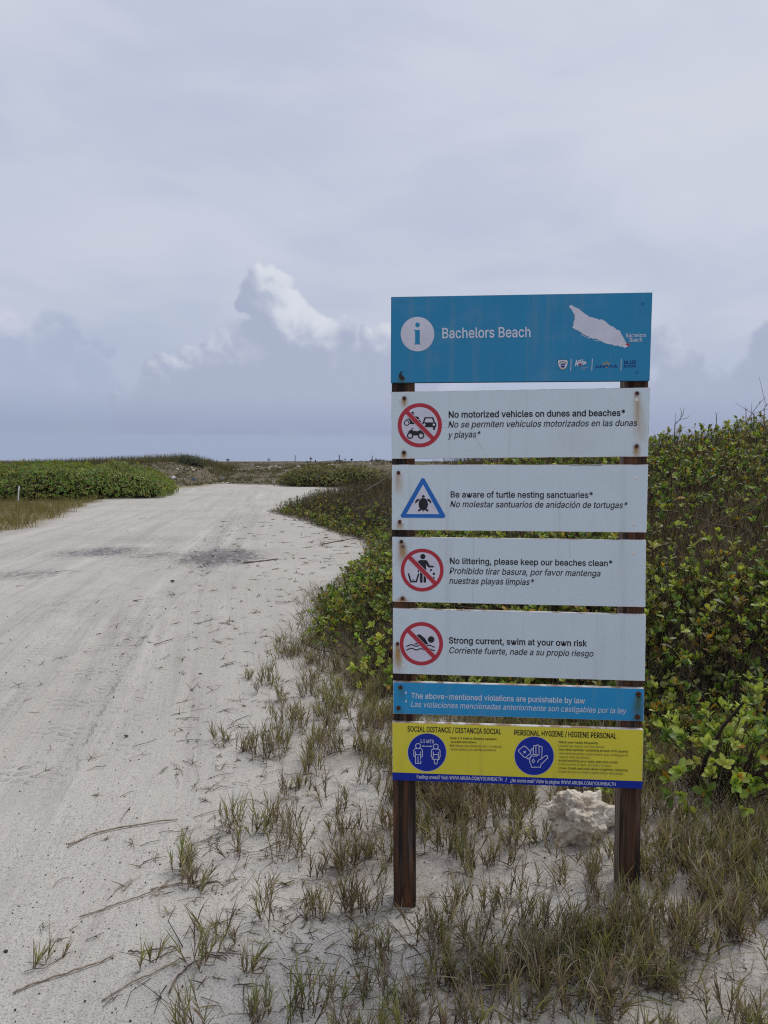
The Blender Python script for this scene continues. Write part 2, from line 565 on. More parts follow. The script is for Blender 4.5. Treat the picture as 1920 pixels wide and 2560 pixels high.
def quad_mesh(name, V, F, cols=None, smooth=True):
    me = bpy.data.meshes.new(name)
    V = np.asarray(V, np.float32)
    F = np.asarray(F, np.int32)
    me.vertices.add(len(V))
    me.vertices.foreach_set('co', V.ravel())
    me.loops.add(F.size)
    me.loops.foreach_set('vertex_index', F.ravel())
    me.polygons.add(len(F))
    me.polygons.foreach_set('loop_start', np.arange(0, F.size, 4, dtype=np.int32))
    me.polygons.foreach_set('loop_total', np.full(len(F), 4, np.int32))
    me.polygons.foreach_set('use_smooth', np.full(len(F), smooth, bool))
    me.update(calc_edges=True)
    if cols is not None:
        a = me.color_attributes.new('Col', 'FLOAT_COLOR', 'POINT')
        c = np.ones((len(V), 4), np.float32)
        c[:, :3] = cols
        a.data.foreach_set('color', c.ravel())
    return me


def ground_material():
    m, t, b = principled('sand', rough=0.95, spec=0.12)
    P = t.coord('Object')
    big = t.noise(P, 0.35, 4, 0.55)
    mid = t.noise(P, 2.4, 5, 0.6)
    fine = t.noise(P, 38, 4, 0.6)
    grain = t.noise(P, 170, 2, 0.6)
    c = t.mix(t.ramp(big, 0.3, 0.7), (0.430, 0.402, 0.346), (0.500, 0.470, 0.412))
    c = t.mix(t.ramp(mid, 0.35, 0.75, 0, 0.45), c, (0.40, 0.370, 0.325))
    c = t.mix(t.ramp(fine, 0.50, 0.72, 0, 0.40), c, (0.30, 0.265, 0.23))
    # dark and pale grains
    c = t.mix(t.ramp(grain, 0.53, 0.66, 0, 0.72), c, (0.165, 0.148, 0.132))
    c = t.mix(t.ramp(grain, 0.40, 0.30, 0, 0.55), c, (0.66, 0.61, 0.55))
    bits = t.vor(P, 55, 'F1')
    c = t.mix(t.mul(t.ramp(bits, 0.16, 0.07, 0, 0.8), t.ramp(t.noise(P, 9, 2), 0.48, 0.6)), c, (0.06, 0.05, 0.045))
    # the traffic drags the sand into long bands along the track
    ru, rv = t.attr('ru'), t.attr('rv')
    rut = t.noise(t.comb(t.mul(ru, 2.6), t.mul(rv, 0.10), 0.0), 1.0, 5, 0.62, 0.25)
    rut2 = t.noise(t.comb(t.mul(ru, 9.0), t.mul(rv, 0.35), 3.0), 1.0, 4, 0.65, 0.2)
    road = t.attr('road')
    c = t.mix(t.mul(road, t.ramp(rut, 0.50, 0.66, 0, 0.38)), c, (0.285, 0.268, 0.240))
    c = t.mix(t.mul(road, t.ramp(rut, 0.46, 0.34, 0, 0.30)), c, (0.62, 0.585, 0.525))
    c = t.mix(t.mul(road, t.ramp(rut2, 0.52, 0.66, 0, 0.30)), c, (0.27, 0.245, 0.215))
    # damp and oily stains
    st = t.attr('stain')
    stn = t.noise(t.mapping(P, scale=(1.0, 0.45, 1)), 3.2, 6, 0.62, 0.8)
    stf = t.noise(t.mapping(P, scale=(2.2, 1.0, 1)), 6.0, 6, 0.7, 1.0)
    sm = t.ramp(t.mul(st, t.add(t.mul(stn, 1.1), t.mul(t.ramp(stf, 0.36, 0.60), 0.9))), 0.18, 0.95)
    c = t.mix(t.mul(sm, 0.86), c, (0.105, 0.098, 0.098))
    crust = t.mul(t.ramp(st, 0.35, 0.7), t.ramp(t.noise(t.mapping(P, scale=(1, 0.5, 1)), 7.5, 6, 0.7), 0.55, 0.62))
    c = t.mix(t.mul(crust, 0.6), c, (0.42, 0.41, 0.43))
    # tracks: scuffed lugs
    tu, tv, tm = t.attr('tu'), t.attr('tv'), t.attr('tm')
    zig = t.add(tv, t.mul(t.math('ABSOLUTE', tu), 0.06))
    wob = t.mul(t.sub(t.noise(P, 6, 3), 0.5), 0.05)
    lug = t.math('SINE', t.mul(t.add(zig, wob), 2 * math.pi / 0.085))
    lug = t.mul(lug, t.math('SINE', t.mul(t.add(tu, t.mul(wob, 8)), 7.5)))
    brk = t.ramp(t.noise(P, 3.4, 5, 0.65), 0.44, 0.60)
    lugm = t.mul(t.mul(t.ramp(lug, 0.05, 0.6), tm), brk)
    c = t.mix(t.mul(lugm, 0.22), c, (0.22, 0.195, 0.17))
    c = t.mix(t.mul(tm, 0.14), c, (0.30, 0.28, 0.26))
    # vegetated soils
    c = t.mix(t.attr('lawn'), c, t.mix(fine, (0.16, 0.135, 0.075), (0.27, 0.22, 0.14)))
    hc = t.mix(t.ramp(t.noise(P, 0.8, 5, 0.6), 0.35, 0.65), (0.150, 0.122, 0.082), (0.105, 0.100, 0.058))
    hc = t.mix(t.ramp(t.noise(P, 3.5, 3), 0.5, 0.75, 0, 0.6), hc, (0.25, 0.20, 0.15))
    c = t.mix(t.attr('heath'), c, hc)
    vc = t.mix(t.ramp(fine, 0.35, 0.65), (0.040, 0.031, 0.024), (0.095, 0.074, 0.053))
    under = t.ramp(t.attr('litter_cover'), 0.0, 1.0, 0.0, 0.40)
    c = t.mix(t.mul(under, t.ramp(t.add(mid, t.mul(fine, 0.6)), 0.62, 0.92)), c, (0.17, 0.135, 0.105))  # mottled brown litter tone on the sand where grass grows
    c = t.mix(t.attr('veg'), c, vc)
    t.put(b.inputs['Base Color'], c)
    h = t.add(t.mul(mid, 1.6), t.mul(fine, 0.42))
    h = t.add(h, t.mul(grain, 0.16))
    h = t.add(h, t.mul(t.noise(P, 9.0, 4, 0.6), 0.7))
    h = t.sub(h, t.mul(lugm, 0.6))
    h = t.add(h, t.mul(road, t.add(t.mul(rut, 1.5), t.mul(rut2, 1.2))))
    h = t.sub(h, t.mul(crust, 0.2))
    t.put(b.inputs['Normal'], t.bump(h, 0.9, 0.022))
    return m


ground = link('ground', build_ground(), mats=[ground_material()])
tag(ground, 'pale sandy ground with a wheel-marked track between dunes', None, None, 'structure')

sea_me = bpy.data.meshes.new('sea')
sea_me.from_pydata([(-9000, 118, -1.3), (9000, 118, -1.3), (16000, 20000, -1.3), (-16000, 20000, -1.3)], [], [(0, 1, 2, 3)])
m, t, b = principled('sea_water', (0.10, 0.16, 0.24), 0.18, 0.5)
t.put(b.inputs['Normal'], t.bump(t.noise(t.coord('Object'), 0.5, 4), 0.4, 0.3))
tag(link('sea', sea_me, mats=[m]), 'grey blue sea on the horizon beyond the dunes', None, None, 'structure')

# ------------------------------------------------------------------ lettering
# letter outlines, thousandths of the letter size: character code: (advance, [contour x, y, x, y ...], ...)
GLYPHS = {
37: (676, [155, 284, 121, 297, 95, 320, 76, 369, 76, 431, 96, 479, 121, 503, 155, 515, 196, 515, 230, 503, 255, 479, 274, 431, 274, 369, 255, 320, 230, 297, 196, 284], [191, 329, 212, 346, 223, 388, 219, 441, 204, 464, 175, 473, 148, 464, 132, 441, 128, 372, 138, 346, 160, 329], [481, -8, 446, 5, 421, 28, 402, 77, 402, 138, 421, 187, 447, 210, 481, 223, 522, 223, 556, 210, 581, 187, 600, 138, 600, 77, 580, 28, 555, 5, 521, -8], [517, 37, 538, 53, 549, 95, 544, 149, 529, 172, 501, 180, 473, 172, 458, 149, 454, 80, 464, 53, 485, 37], [132, 0, 482, 509, 540, 509, 191, 0]),
42: (453, [201, 223, 206, 331, 114, 272, 89, 315, 186, 365, 89, 415, 114, 459, 206, 400, 201, 509, 250, 509, 246, 400, 337, 459, 362, 415, 266, 365, 362, 315, 337, 272, 246, 331, 250, 223]),
44: (188, [38, -119, 68, 71, 137, 71, 84, -119]),
45: (453, [337, 244, 337, 188, 114, 188, 114, 244]),
46: (188, [83, -3, 55, 18, 50, 41, 55, 64, 73, 81, 107, 85, 128, 73, 140, 53, 140, 29, 118, 1, 107, -3]),
47: (249, [235, 533, 71, -76, 14, -76, 178, 533]),
48: (453, [227, -7, 191, -3, 158, 7, 130, 24, 105, 48, 85, 77, 69, 113, 50, 202, 50, 306, 69, 395, 85, 431, 106, 461, 130, 484, 159, 502, 191, 512, 227, 516, 262, 512, 295, 502, 323, 484, 348, 461, 368, 431, 384, 395, 403, 306, 403, 202, 384, 113, 368, 77, 348, 48, 323, 24, 295, 7, 263, -3], [250, 52, 290, 74, 320, 116, 338, 176, 344, 254, 338, 332, 320, 393, 290, 435, 250, 457, 203, 457, 163, 435, 134, 393, 115, 332, 109, 254, 115, 176, 134, 116, 163, 74, 203, 52]),
49: (453, [76, 0, 76, 55, 391, 55, 391, 0], [276, 509, 276, 0, 212, 0, 212, 448, 86, 358, 86, 427, 198, 509]),
53: (453, [192, -5, 140, 11, 99, 41, 71, 82, 60, 130, 122, 130, 138, 89, 173, 60, 221, 50, 259, 56, 291, 75, 314, 104, 326, 141, 326, 183, 314, 221, 290, 251, 257, 270, 201, 276, 139, 255, 128, 246, 67, 253, 96, 509, 366, 509, 366, 452, 151, 452, 136, 301, 194, 330, 252, 332, 313, 311, 358, 269, 386, 210, 391, 163, 381, 102, 352, 52, 309, 15, 253, -4]),
54: (453, [196, -4, 142, 15, 100, 51, 73, 101, 64, 162, 71, 212, 93, 268, 137, 340, 252, 509, 322, 509, 151, 261, 145, 261, 165, 288, 208, 311, 265, 312, 316, 295, 355, 262, 380, 215, 389, 157, 379, 98, 352, 50, 310, 14, 257, -4], [245, 50, 279, 63, 304, 86, 322, 119, 326, 178, 314, 213, 293, 241, 263, 259, 226, 265, 190, 259, 160, 241, 138, 214, 126, 179, 131, 119, 148, 86, 174, 63, 207, 50]),
58: (188, [83, -3, 55, 18, 50, 41, 55, 64, 73, 81, 107, 85, 128, 73, 140, 53, 140, 29, 118, 1, 107, -3], [83, 272, 55, 294, 50, 316, 55, 339, 73, 356, 107, 360, 128, 349, 140, 328, 140, 304, 118, 277, 107, 272]),
63: (358, [132, 152, 141, 230, 168, 269, 236, 321, 255, 349, 260, 399, 242, 436, 207, 457, 163, 461, 125, 446, 99, 412, 92, 378, 27, 378, 38, 430, 64, 471, 103, 499, 151, 514, 206, 514, 255, 498, 292, 470, 316, 430, 324, 382, 316, 332, 292, 292, 211, 226, 196, 192, 194, 152], [152, -3, 131, 9, 120, 29, 120, 53, 141, 80, 176, 85, 203, 64, 208, 29, 186, 1, 176, -3]),
65: (480, [16, 0, 201, 509, 276, 509, 463, 0, 395, 0, 264, 372, 232, 478, 245, 478, 191, 302, 85, 0], [110, 142, 110, 199, 370, 199, 370, 142]),
66: (456, [60, 0, 60, 509, 274, 507, 329, 491, 367, 461, 390, 421, 398, 374, 387, 320, 356, 286, 315, 267, 315, 262, 363, 245, 391, 220, 411, 184, 418, 136, 410, 88, 386, 48, 344, 18, 284, 2], [125, 57, 281, 60, 309, 67, 330, 80, 344, 96, 353, 115, 354, 153, 342, 184, 320, 209, 289, 225, 248, 231, 125, 231], [125, 285, 256, 287, 302, 304, 330, 340, 336, 372, 326, 412, 313, 429, 294, 442, 270, 449, 125, 452]),
67: (510, [225, -3, 186, 7, 150, 25, 119, 49, 92, 79, 70, 115, 53, 157, 44, 203, 40, 254, 44, 305, 53, 352, 70, 393, 92, 429, 119, 459, 150, 484, 186, 501, 225, 512, 293, 514, 362, 496, 419, 456, 459, 397, 473, 348, 408, 348, 380, 407, 330, 444, 267, 456, 209, 445, 161, 414, 125, 364, 106, 295, 106, 213, 125, 145, 161, 94, 210, 63, 284, 54, 344, 72, 389, 114, 408, 160, 473, 160, 459, 112, 420, 53, 363, 13, 293, -6]),
68: (502, [96, 0, 96, 57, 254, 60, 288, 68, 318, 81, 343, 99, 363, 122, 390, 181, 399, 255, 390, 329, 364, 388, 344, 410, 320, 428, 291, 441, 221, 452, 93, 452, 93, 509, 273, 505, 315, 495, 353, 478, 385, 455, 412, 426, 433, 391, 449, 351, 458, 306, 462, 255, 458, 205, 449, 159, 433, 119, 411, 83, 384, 54, 351, 31, 312, 14, 268, 3], [125, 509, 125, 0, 60, 0, 60, 509]),
69: (419, [60, 0, 60, 509, 372, 509, 372, 452, 125, 452, 125, 286, 355, 286, 355, 229, 125, 229, 125, 57, 375, 57, 375, 0]),
70: (410, [60, 0, 60, 509, 369, 509, 369, 452, 125, 452, 125, 278, 346, 278, 346, 221, 125, 221, 125, 0]),
71: (520, [269, -7, 225, -3, 185, 7, 149, 25, 118, 49, 91, 79, 69, 116, 53, 157, 43, 203, 40, 254, 43, 305, 53, 352, 69, 393, 91, 429, 117, 459, 149, 484, 184, 501, 223, 512, 291, 514, 363, 494, 421, 453, 460, 395, 474, 349, 408, 349, 378, 406, 330, 443, 265, 456, 209, 445, 160, 414, 125, 364, 106, 295, 106, 213, 125, 145, 161, 95, 210, 63, 269, 53, 322, 61, 365, 85, 396, 123, 413, 173, 415, 202, 434, 199, 283, 199, 283, 256, 478, 256, 475, 160, 466, 124, 451, 91, 431, 62, 406, 38, 377, 19, 344, 5, 308, -4]),
72: (517, [60, 0, 60, 509, 125, 509, 125, 289, 392, 289, 392, 509, 457, 509, 457, 0, 392, 0, 392, 232, 125, 232, 125, 0]),
73: (300, [31, 0, 31, 57, 118, 57, 118, 452, 31, 452, 31, 509, 269, 509, 269, 452, 183, 452, 183, 57, 269, 57, 269, 0]),
75: (467, [104, 145, 104, 216, 212, 344, 364, 509, 448, 509], [60, 0, 60, 509, 125, 509, 125, 0], [372, 0, 188, 259, 228, 309, 449, 0]),
76: (393, [60, 0, 60, 509, 125, 509, 125, 57, 361, 57, 361, 0]),
77: (628, [60, 0, 60, 509, 152, 509, 322, 49, 307, 49, 352, 187, 476, 509, 568, 509, 568, 0, 504, 0, 507, 457, 513, 457, 456, 291, 342, 0, 286, 0, 112, 457, 119, 457, 122, 0]),
78: (523, [60, 0, 60, 509, 136, 509, 388, 107, 414, 55, 405, 54, 399, 195, 399, 509, 463, 509, 463, 0, 387, 0, 108, 452, 119, 454, 125, 291, 125, 0]),
79: (533, [267, -7, 225, -3, 186, 7, 150, 25, 119, 49, 92, 79, 70, 115, 53, 157, 44, 203, 40, 254, 44, 305, 53, 352, 70, 393, 92, 429, 119, 459, 150, 484, 186, 501, 225, 512, 267, 516, 309, 512, 348, 501, 384, 484, 415, 459, 442, 429, 464, 393, 480, 352, 490, 305, 493, 254, 490, 203, 480, 157, 464, 115, 442, 79, 415, 49, 384, 25, 348, 7, 309, -3], [296, 55, 349, 76, 392, 116, 420, 176, 430, 254, 420, 332, 392, 392, 349, 433, 296, 453, 237, 453, 184, 433, 142, 392, 113, 332, 103, 254, 113, 176, 142, 117, 184, 76, 237, 55]),
80: (445, [60, 0, 60, 509, 272, 506, 332, 487, 375, 452, 400, 404, 409, 348, 400, 291, 375, 243, 332, 207, 272, 188, 109, 186, 109, 242, 257, 244, 297, 256, 324, 279, 343, 328, 339, 385, 324, 416, 297, 439, 257, 451, 125, 452, 125, 0]),
82: (449, [60, 0, 60, 509, 273, 506, 333, 489, 376, 455, 401, 408, 409, 352, 401, 296, 376, 250, 333, 217, 273, 200, 96, 198, 96, 255, 258, 256, 298, 267, 325, 287, 340, 316, 344, 371, 334, 405, 313, 430, 279, 446, 233, 452, 125, 452, 125, 0], [353, 0, 230, 229, 303, 229, 428, 0]),
83: (447, [188, -7, 128, 9, 81, 40, 51, 83, 38, 137, 104, 137, 114, 102, 136, 76, 185, 53, 246, 50, 303, 69, 329, 92, 344, 122, 344, 154, 332, 179, 296, 205, 145, 253, 112, 269, 86, 289, 67, 313, 56, 341, 52, 372, 62, 425, 92, 468, 138, 498, 195, 514, 259, 514, 316, 498, 360, 468, 390, 427, 401, 378, 337, 378, 332, 402, 320, 421, 302, 437, 254, 456, 185, 454, 139, 430, 121, 405, 115, 376, 122, 345, 155, 315, 344, 248, 384, 213, 402, 180, 408, 139, 399, 87, 370, 43, 323, 11, 261, -7]),
84: (449, [32, 452, 32, 509, 417, 509, 417, 452, 257, 452, 257, 0, 193, 0, 193, 452]),
85: (517, [220, -6, 186, 2, 126, 33, 85, 80, 63, 140, 60, 509, 124, 509, 126, 155, 141, 113, 169, 80, 208, 59, 259, 52, 309, 59, 349, 80, 377, 113, 391, 155, 393, 509, 457, 509, 454, 140, 433, 80, 391, 33, 332, 2, 297, -6]),
86: (480, [204, 0, 16, 509, 84, 509, 215, 137, 248, 31, 235, 31, 290, 206, 395, 509, 463, 509, 278, 0]),
87: (686, [155, 0, 16, 509, 82, 509, 197, 40, 189, 40, 224, 196, 306, 509, 380, 509, 497, 40, 488, 40, 523, 196, 603, 509, 670, 509, 530, 0, 455, 0, 351, 391, 336, 475, 350, 475, 318, 323, 230, 0]),
89: (472, [203, 0, 203, 208, 16, 509, 91, 509, 222, 292, 250, 230, 224, 230, 251, 293, 381, 509, 455, 509, 268, 208, 268, 0]),
97: (389, [115, -3, 76, 15, 48, 45, 32, 84, 32, 128, 43, 161, 78, 193, 125, 211, 265, 235, 276, 257, 267, 297, 240, 322, 196, 331, 149, 322, 118, 301, 100, 274, 41, 291, 64, 331, 114, 368, 173, 383, 255, 375, 300, 350, 322, 320, 335, 278, 337, 0, 277, 0, 277, 52, 229, 8, 181, -7], [211, 51, 254, 80, 274, 122, 276, 190, 122, 153, 97, 130, 93, 93, 109, 64, 156, 46]),
98: (424, [208, -7, 159, 12, 138, 31, 118, 59, 112, 59, 112, 0, 53, 0, 53, 509, 114, 509, 114, 319, 118, 319, 158, 364, 188, 379, 229, 384, 287, 374, 335, 342, 370, 293, 388, 227, 388, 151, 370, 84, 336, 34, 288, 3, 260, -6], [242, 49, 279, 66, 306, 97, 323, 139, 327, 215, 316, 261, 295, 298, 262, 322, 220, 330, 178, 322, 147, 299, 125, 263, 114, 216, 118, 138, 135, 95, 162, 65, 198, 49]),
99: (396, [174, -5, 144, 3, 93, 35, 56, 85, 37, 150, 37, 225, 56, 291, 93, 341, 144, 374, 207, 384, 276, 371, 330, 335, 362, 277, 303, 262, 290, 289, 270, 311, 242, 325, 207, 330, 163, 321, 130, 296, 108, 258, 96, 187, 108, 117, 130, 80, 163, 55, 207, 46, 243, 52, 271, 66, 292, 89, 304, 117, 363, 102, 331, 43, 277, 5, 226, -7]),
100: (424, [165, -6, 111, 16, 70, 57, 43, 116, 34, 189, 43, 261, 70, 320, 112, 361, 165, 382, 218, 383, 267, 364, 287, 346, 306, 319, 311, 319, 311, 509, 372, 509, 372, 0, 313, 0, 313, 59, 307, 59, 266, 12, 236, -3, 217, -7], [226, 49, 263, 65, 290, 95, 306, 138, 310, 216, 300, 263, 278, 299, 246, 322, 205, 330, 162, 322, 130, 298, 108, 261, 96, 189, 102, 139, 118, 97, 145, 66, 182, 49]),
101: (404, [177, -5, 145, 3, 117, 16, 72, 58, 44, 116, 34, 187, 44, 258, 71, 317, 115, 359, 142, 373, 205, 384, 266, 374, 319, 341, 347, 305, 365, 256, 371, 169, 75, 169, 75, 221, 338, 221, 310, 202, 298, 269, 277, 301, 246, 323, 205, 330, 164, 323, 131, 301, 109, 270, 97, 231, 98, 151, 110, 106, 135, 73, 169, 53, 241, 49, 285, 73, 306, 105, 365, 91, 348, 55, 320, 26, 283, 4, 237, -7]),
102: (254, [228, 379, 228, 327, 6, 327, 6, 379], [81, 0, 82, 452, 96, 486, 120, 510, 169, 529, 222, 527, 243, 521, 227, 468, 178, 472, 154, 460, 143, 435, 142, 0]),
103: (425, [156, -146, 97, -122, 59, -84, 51, -69, 101, -41, 142, -82, 187, -96, 236, -95, 261, -87, 282, -75, 298, -58, 308, -34, 311, 68, 306, 68, 266, 23, 236, 10, 195, 5, 138, 14, 90, 43, 55, 90, 36, 154, 36, 229, 55, 293, 90, 342, 138, 374, 196, 384, 237, 379, 279, 356, 308, 319, 313, 319, 313, 379, 372, 379, 370, -40, 363, -67, 334, -109, 291, -136, 237, -149], [227, 61, 264, 75, 290, 103, 307, 142, 311, 219, 300, 264, 279, 299, 247, 322, 205, 330, 163, 322, 130, 298, 109, 262, 96, 193, 102, 144, 118, 104, 145, 76, 183, 61]),
104: (410, [114, 0, 53, 0, 53, 509, 114, 509, 114, 287, 102, 287, 116, 319, 132, 344, 152, 362, 200, 382, 252, 383, 295, 369, 328, 340, 350, 298, 357, 240, 357, 0, 296, 0, 293, 263, 286, 286, 273, 304, 256, 318, 235, 326, 192, 328, 147, 308, 126, 283, 115, 248]),
105: (167, [53, 0, 53, 379, 114, 379, 114, 0], [63, 448, 43, 472, 47, 504, 73, 522, 105, 518, 125, 494, 121, 463, 95, 444]),
106: (167, [53, 379, 114, 379, 112, -52, 102, -90, 80, -119, 47, -137, -10, -143, -10, -87, 31, -80, 47, -61, 53, -29], [62, 448, 42, 472, 47, 504, 72, 522, 105, 518, 125, 494, 120, 463, 95, 444]),
107: (381, [110, 137, 110, 212, 121, 212, 284, 379, 360, 379, 184, 199, 177, 199], [53, 0, 53, 509, 114, 509, 114, 0], [294, 0, 148, 186, 191, 229, 372, 0]),
108: (189, [112, 0, 91, 8, 74, 20, 62, 37, 53, 84, 53, 509, 114, 509, 117, 71, 126, 57, 170, 54, 181, 3]),
109: (610, [53, 0, 53, 379, 112, 379, 112, 295, 108, 295, 132, 346, 172, 376, 219, 386, 245, 383, 268, 375, 303, 342, 321, 295, 312, 295, 337, 343, 381, 375, 437, 386, 478, 380, 514, 361, 541, 328, 555, 283, 557, 0, 496, 0, 493, 279, 485, 298, 456, 323, 419, 330, 374, 320, 345, 290, 335, 247, 335, 0, 274, 0, 272, 280, 253, 311, 220, 328, 171, 326, 135, 302, 119, 274, 114, 238, 114, 0]),
110: (410, [114, 0, 53, 0, 53, 379, 112, 379, 112, 287, 102, 287, 116, 319, 132, 344, 152, 362, 200, 382, 252, 383, 295, 369, 328, 340, 350, 298, 357, 240, 357, 0, 296, 0, 293, 263, 286, 286, 273, 304, 256, 318, 235, 326, 192, 328, 147, 308, 126, 283, 115, 248]),
111: (415, [174, -5, 144, 3, 93, 35, 56, 85, 37, 150, 37, 225, 56, 291, 93, 341, 144, 374, 207, 384, 271, 374, 323, 341, 359, 291, 379, 225, 379, 150, 359, 85, 323, 35, 271, 3, 241, -5], [231, 49, 270, 66, 298, 97, 314, 139, 318, 212, 307, 258, 285, 296, 252, 321, 207, 330, 163, 321, 130, 296, 108, 258, 96, 187, 108, 117, 130, 80, 163, 55, 184, 49]),
112: (424, [53, -143, 53, 379, 112, 379, 112, 319, 118, 319, 158, 364, 188, 379, 229, 384, 287, 374, 335, 342, 370, 293, 388, 227, 388, 151, 370, 84, 336, 34, 288, 3, 229, -8, 189, -3, 138, 31, 118, 59, 114, 59, 114, -143], [242, 49, 279, 66, 306, 97, 323, 139, 327, 215, 316, 261, 295, 298, 262, 322, 220, 330, 178, 322, 147, 299, 125, 263, 114, 216, 118, 138, 135, 95, 162, 65, 198, 49]),
113: (424, [372, -143, 311, -143, 311, 59, 306, 59, 266, 12, 236, -3, 195, -8, 137, 3, 89, 34, 55, 84, 36, 151, 36, 227, 55, 293, 89, 342, 137, 374, 196, 384, 237, 379, 287, 346, 307, 319, 313, 319, 313, 379, 372, 379], [226, 49, 263, 65, 290, 95, 306, 138, 310, 216, 300, 263, 278, 299, 246, 322, 205, 330, 162, 322, 130, 298, 108, 261, 96, 189, 102, 139, 118, 97, 145, 66, 182, 49]),
114: (259, [53, 0, 53, 379, 112, 379, 112, 321, 115, 321, 137, 354, 171, 377, 243, 384, 243, 322, 190, 324, 146, 306, 119, 269, 114, 237, 114, 0]),
115: (365, [133, -3, 93, 12, 62, 38, 41, 73, 36, 94, 94, 107, 111, 72, 141, 52, 181, 45, 227, 53, 258, 74, 268, 103, 262, 126, 243, 144, 118, 180, 72, 208, 58, 227, 50, 249, 49, 295, 65, 332, 95, 360, 137, 378, 212, 383, 254, 372, 286, 352, 318, 308, 324, 290, 268, 277, 243, 316, 210, 331, 166, 331, 131, 317, 111, 292, 110, 264, 124, 243, 172, 223, 261, 200, 306, 171, 320, 153, 328, 131, 329, 85, 312, 47, 281, 18, 236, -2, 210, -7]),
116: (227, [204, 379, 204, 327, 6, 327, 6, 379], [65, 471, 126, 471, 127, 83, 136, 61, 156, 51, 202, 54, 213, 2, 168, -4, 138, -1, 113, 7, 92, 21, 77, 41, 68, 64]),
117: (410, [158, -3, 115, 11, 82, 39, 60, 82, 53, 139, 53, 379, 114, 379, 116, 117, 124, 94, 137, 75, 154, 61, 175, 53, 218, 51, 263, 71, 283, 97, 295, 132, 296, 379, 357, 379, 357, 0, 298, 0, 298, 92, 307, 92, 294, 60, 277, 35, 257, 17, 209, -3]),
118: (389, [163, 0, 17, 379, 84, 379, 187, 87, 206, 21, 184, 21, 224, 155, 305, 379, 371, 379, 226, 0]),
119: (567, [138, 0, 23, 379, 87, 379, 154, 137, 175, 41, 165, 41, 206, 214, 252, 379, 316, 379, 382, 136, 402, 41, 391, 41, 480, 379, 545, 379, 429, 0, 368, 0, 277, 338, 291, 338, 199, 0]),
121: (389, [47, -139, 61, -86, 113, -86, 138, -64, 163, -1, 17, 379, 84, 379, 187, 87, 206, 21, 184, 21, 224, 155, 305, 379, 371, 379, 187, -93, 153, -128, 109, -144]),
122: (380, [42, 0, 42, 46, 254, 323, 48, 323, 48, 379, 333, 379, 333, 331, 126, 56, 339, 56, 339, 0]),
183: (196, [86, 198, 58, 219, 52, 242, 58, 265, 75, 282, 110, 286, 130, 274, 142, 254, 142, 230, 121, 202, 110, 198]),
191: (358, [226, 228, 217, 150, 191, 110, 123, 59, 104, 31, 98, -19, 116, -56, 152, -78, 208, -78, 244, -57, 260, -33, 267, 1, 331, 1, 321, -51, 294, -92, 256, -120, 208, -134, 153, -134, 104, -119, 67, -90, 43, -50, 34, -2, 43, 47, 66, 87, 148, 153, 162, 187, 165, 228], [207, 383, 227, 371, 239, 351, 239, 327, 227, 306, 207, 294, 183, 294, 155, 316, 149, 339, 155, 361, 183, 383]),
225: (389, [115, -3, 76, 15, 48, 45, 32, 84, 32, 128, 43, 161, 78, 193, 125, 211, 265, 235, 276, 257, 267, 297, 240, 322, 196, 331, 149, 322, 118, 301, 100, 274, 41, 291, 64, 331, 114, 368, 173, 383, 255, 375, 300, 350, 322, 320, 335, 278, 337, 0, 277, 0, 277, 52, 229, 8, 181, -7], [211, 51, 254, 80, 274, 122, 276, 190, 122, 153, 97, 130, 93, 93, 109, 64, 156, 46], [162, 429, 210, 529, 278, 529, 212, 429]),
237: (167, [53, 0, 53, 379, 114, 379, 114, 0], [57, 429, 104, 529, 173, 529, 107, 429]),
243: (415, [174, -5, 144, 3, 93, 35, 56, 85, 37, 150, 37, 225, 56, 291, 93, 341, 144, 374, 207, 384, 271, 374, 323, 341, 359, 291, 379, 225, 379, 150, 359, 85, 323, 35, 271, 3, 241, -5], [231, 49, 270, 66, 298, 97, 314, 139, 318, 212, 307, 258, 285, 296, 252, 321, 207, 330, 163, 321, 130, 296, 108, 258, 96, 187, 108, 117, 130, 80, 163, 55, 184, 49], [181, 429, 228, 529, 297, 529, 231, 429]),
32: (188,),
}
CAPH = 0.5087


_gcache = {}


def glyph(ch):
    """advance, contours, fill triangles of one letter (letter units)"""
    if ch not in _gcache:
        s = GLYPHS[ord(ch)]
        adv = s[0] / 1000
        cs = [list(zip([v / 1000 for v in c[0::2]], [v / 1000 for v in c[1::2]])) for c in s[1:]]
        vs, fs = [], []
        outer = max(cs, key=lambda c: abs(area(c))) if cs else None
        solid = [c for c in cs if area(c) * area(outer) > 0]
        for body in solid:                       # every solid stroke is filled by itself, with its own counters
            grp = [body] + [c for c in cs if c not in solid and inside(c[0], body)]
            cu = bpy.data.curves.new('glyph', 'CURVE')
            cu.dimensions = '2D'
            cu.fill_mode = 'BOTH'
            for c in grp:
                sp = cu.splines.new('POLY')
                sp.points.add(len(c) - 1)
                for q, (x, y) in zip(sp.points, c):
                    q.co = (x, y, 0, 1)
                sp.use_cyclic_u = True
            o = bpy.data.objects.new('glyph', cu)
            col.objects.link(o)
            dg = bpy.context.evaluated_depsgraph_get()
            me = o.evaluated_get(dg).to_mesh()
            fs += [tuple(len(vs) + k for k in p.vertices) for p in me.polygons]
            vs += [(v.co.x, v.co.y, 0.00002 * solid.index(body)) for v in me.vertices]
            o.evaluated_get(dg).to_mesh_clear()
            bpy.data.objects.remove(o)
            bpy.data.curves.remove(cu)
        _gcache[ch] = (adv, cs, (vs, fs) if vs else None)
    return _gcache[ch]


def inside(p, poly):
    r = False
    for (ax, ay), (bx, by) in zip(poly, poly[1:] + poly[:1]):
        if (ay > p[1]) != (by > p[1]) and p[0] < (bx - ax) * (p[1] - ay) / (by - ay) + ax:
            r = not r
    return r


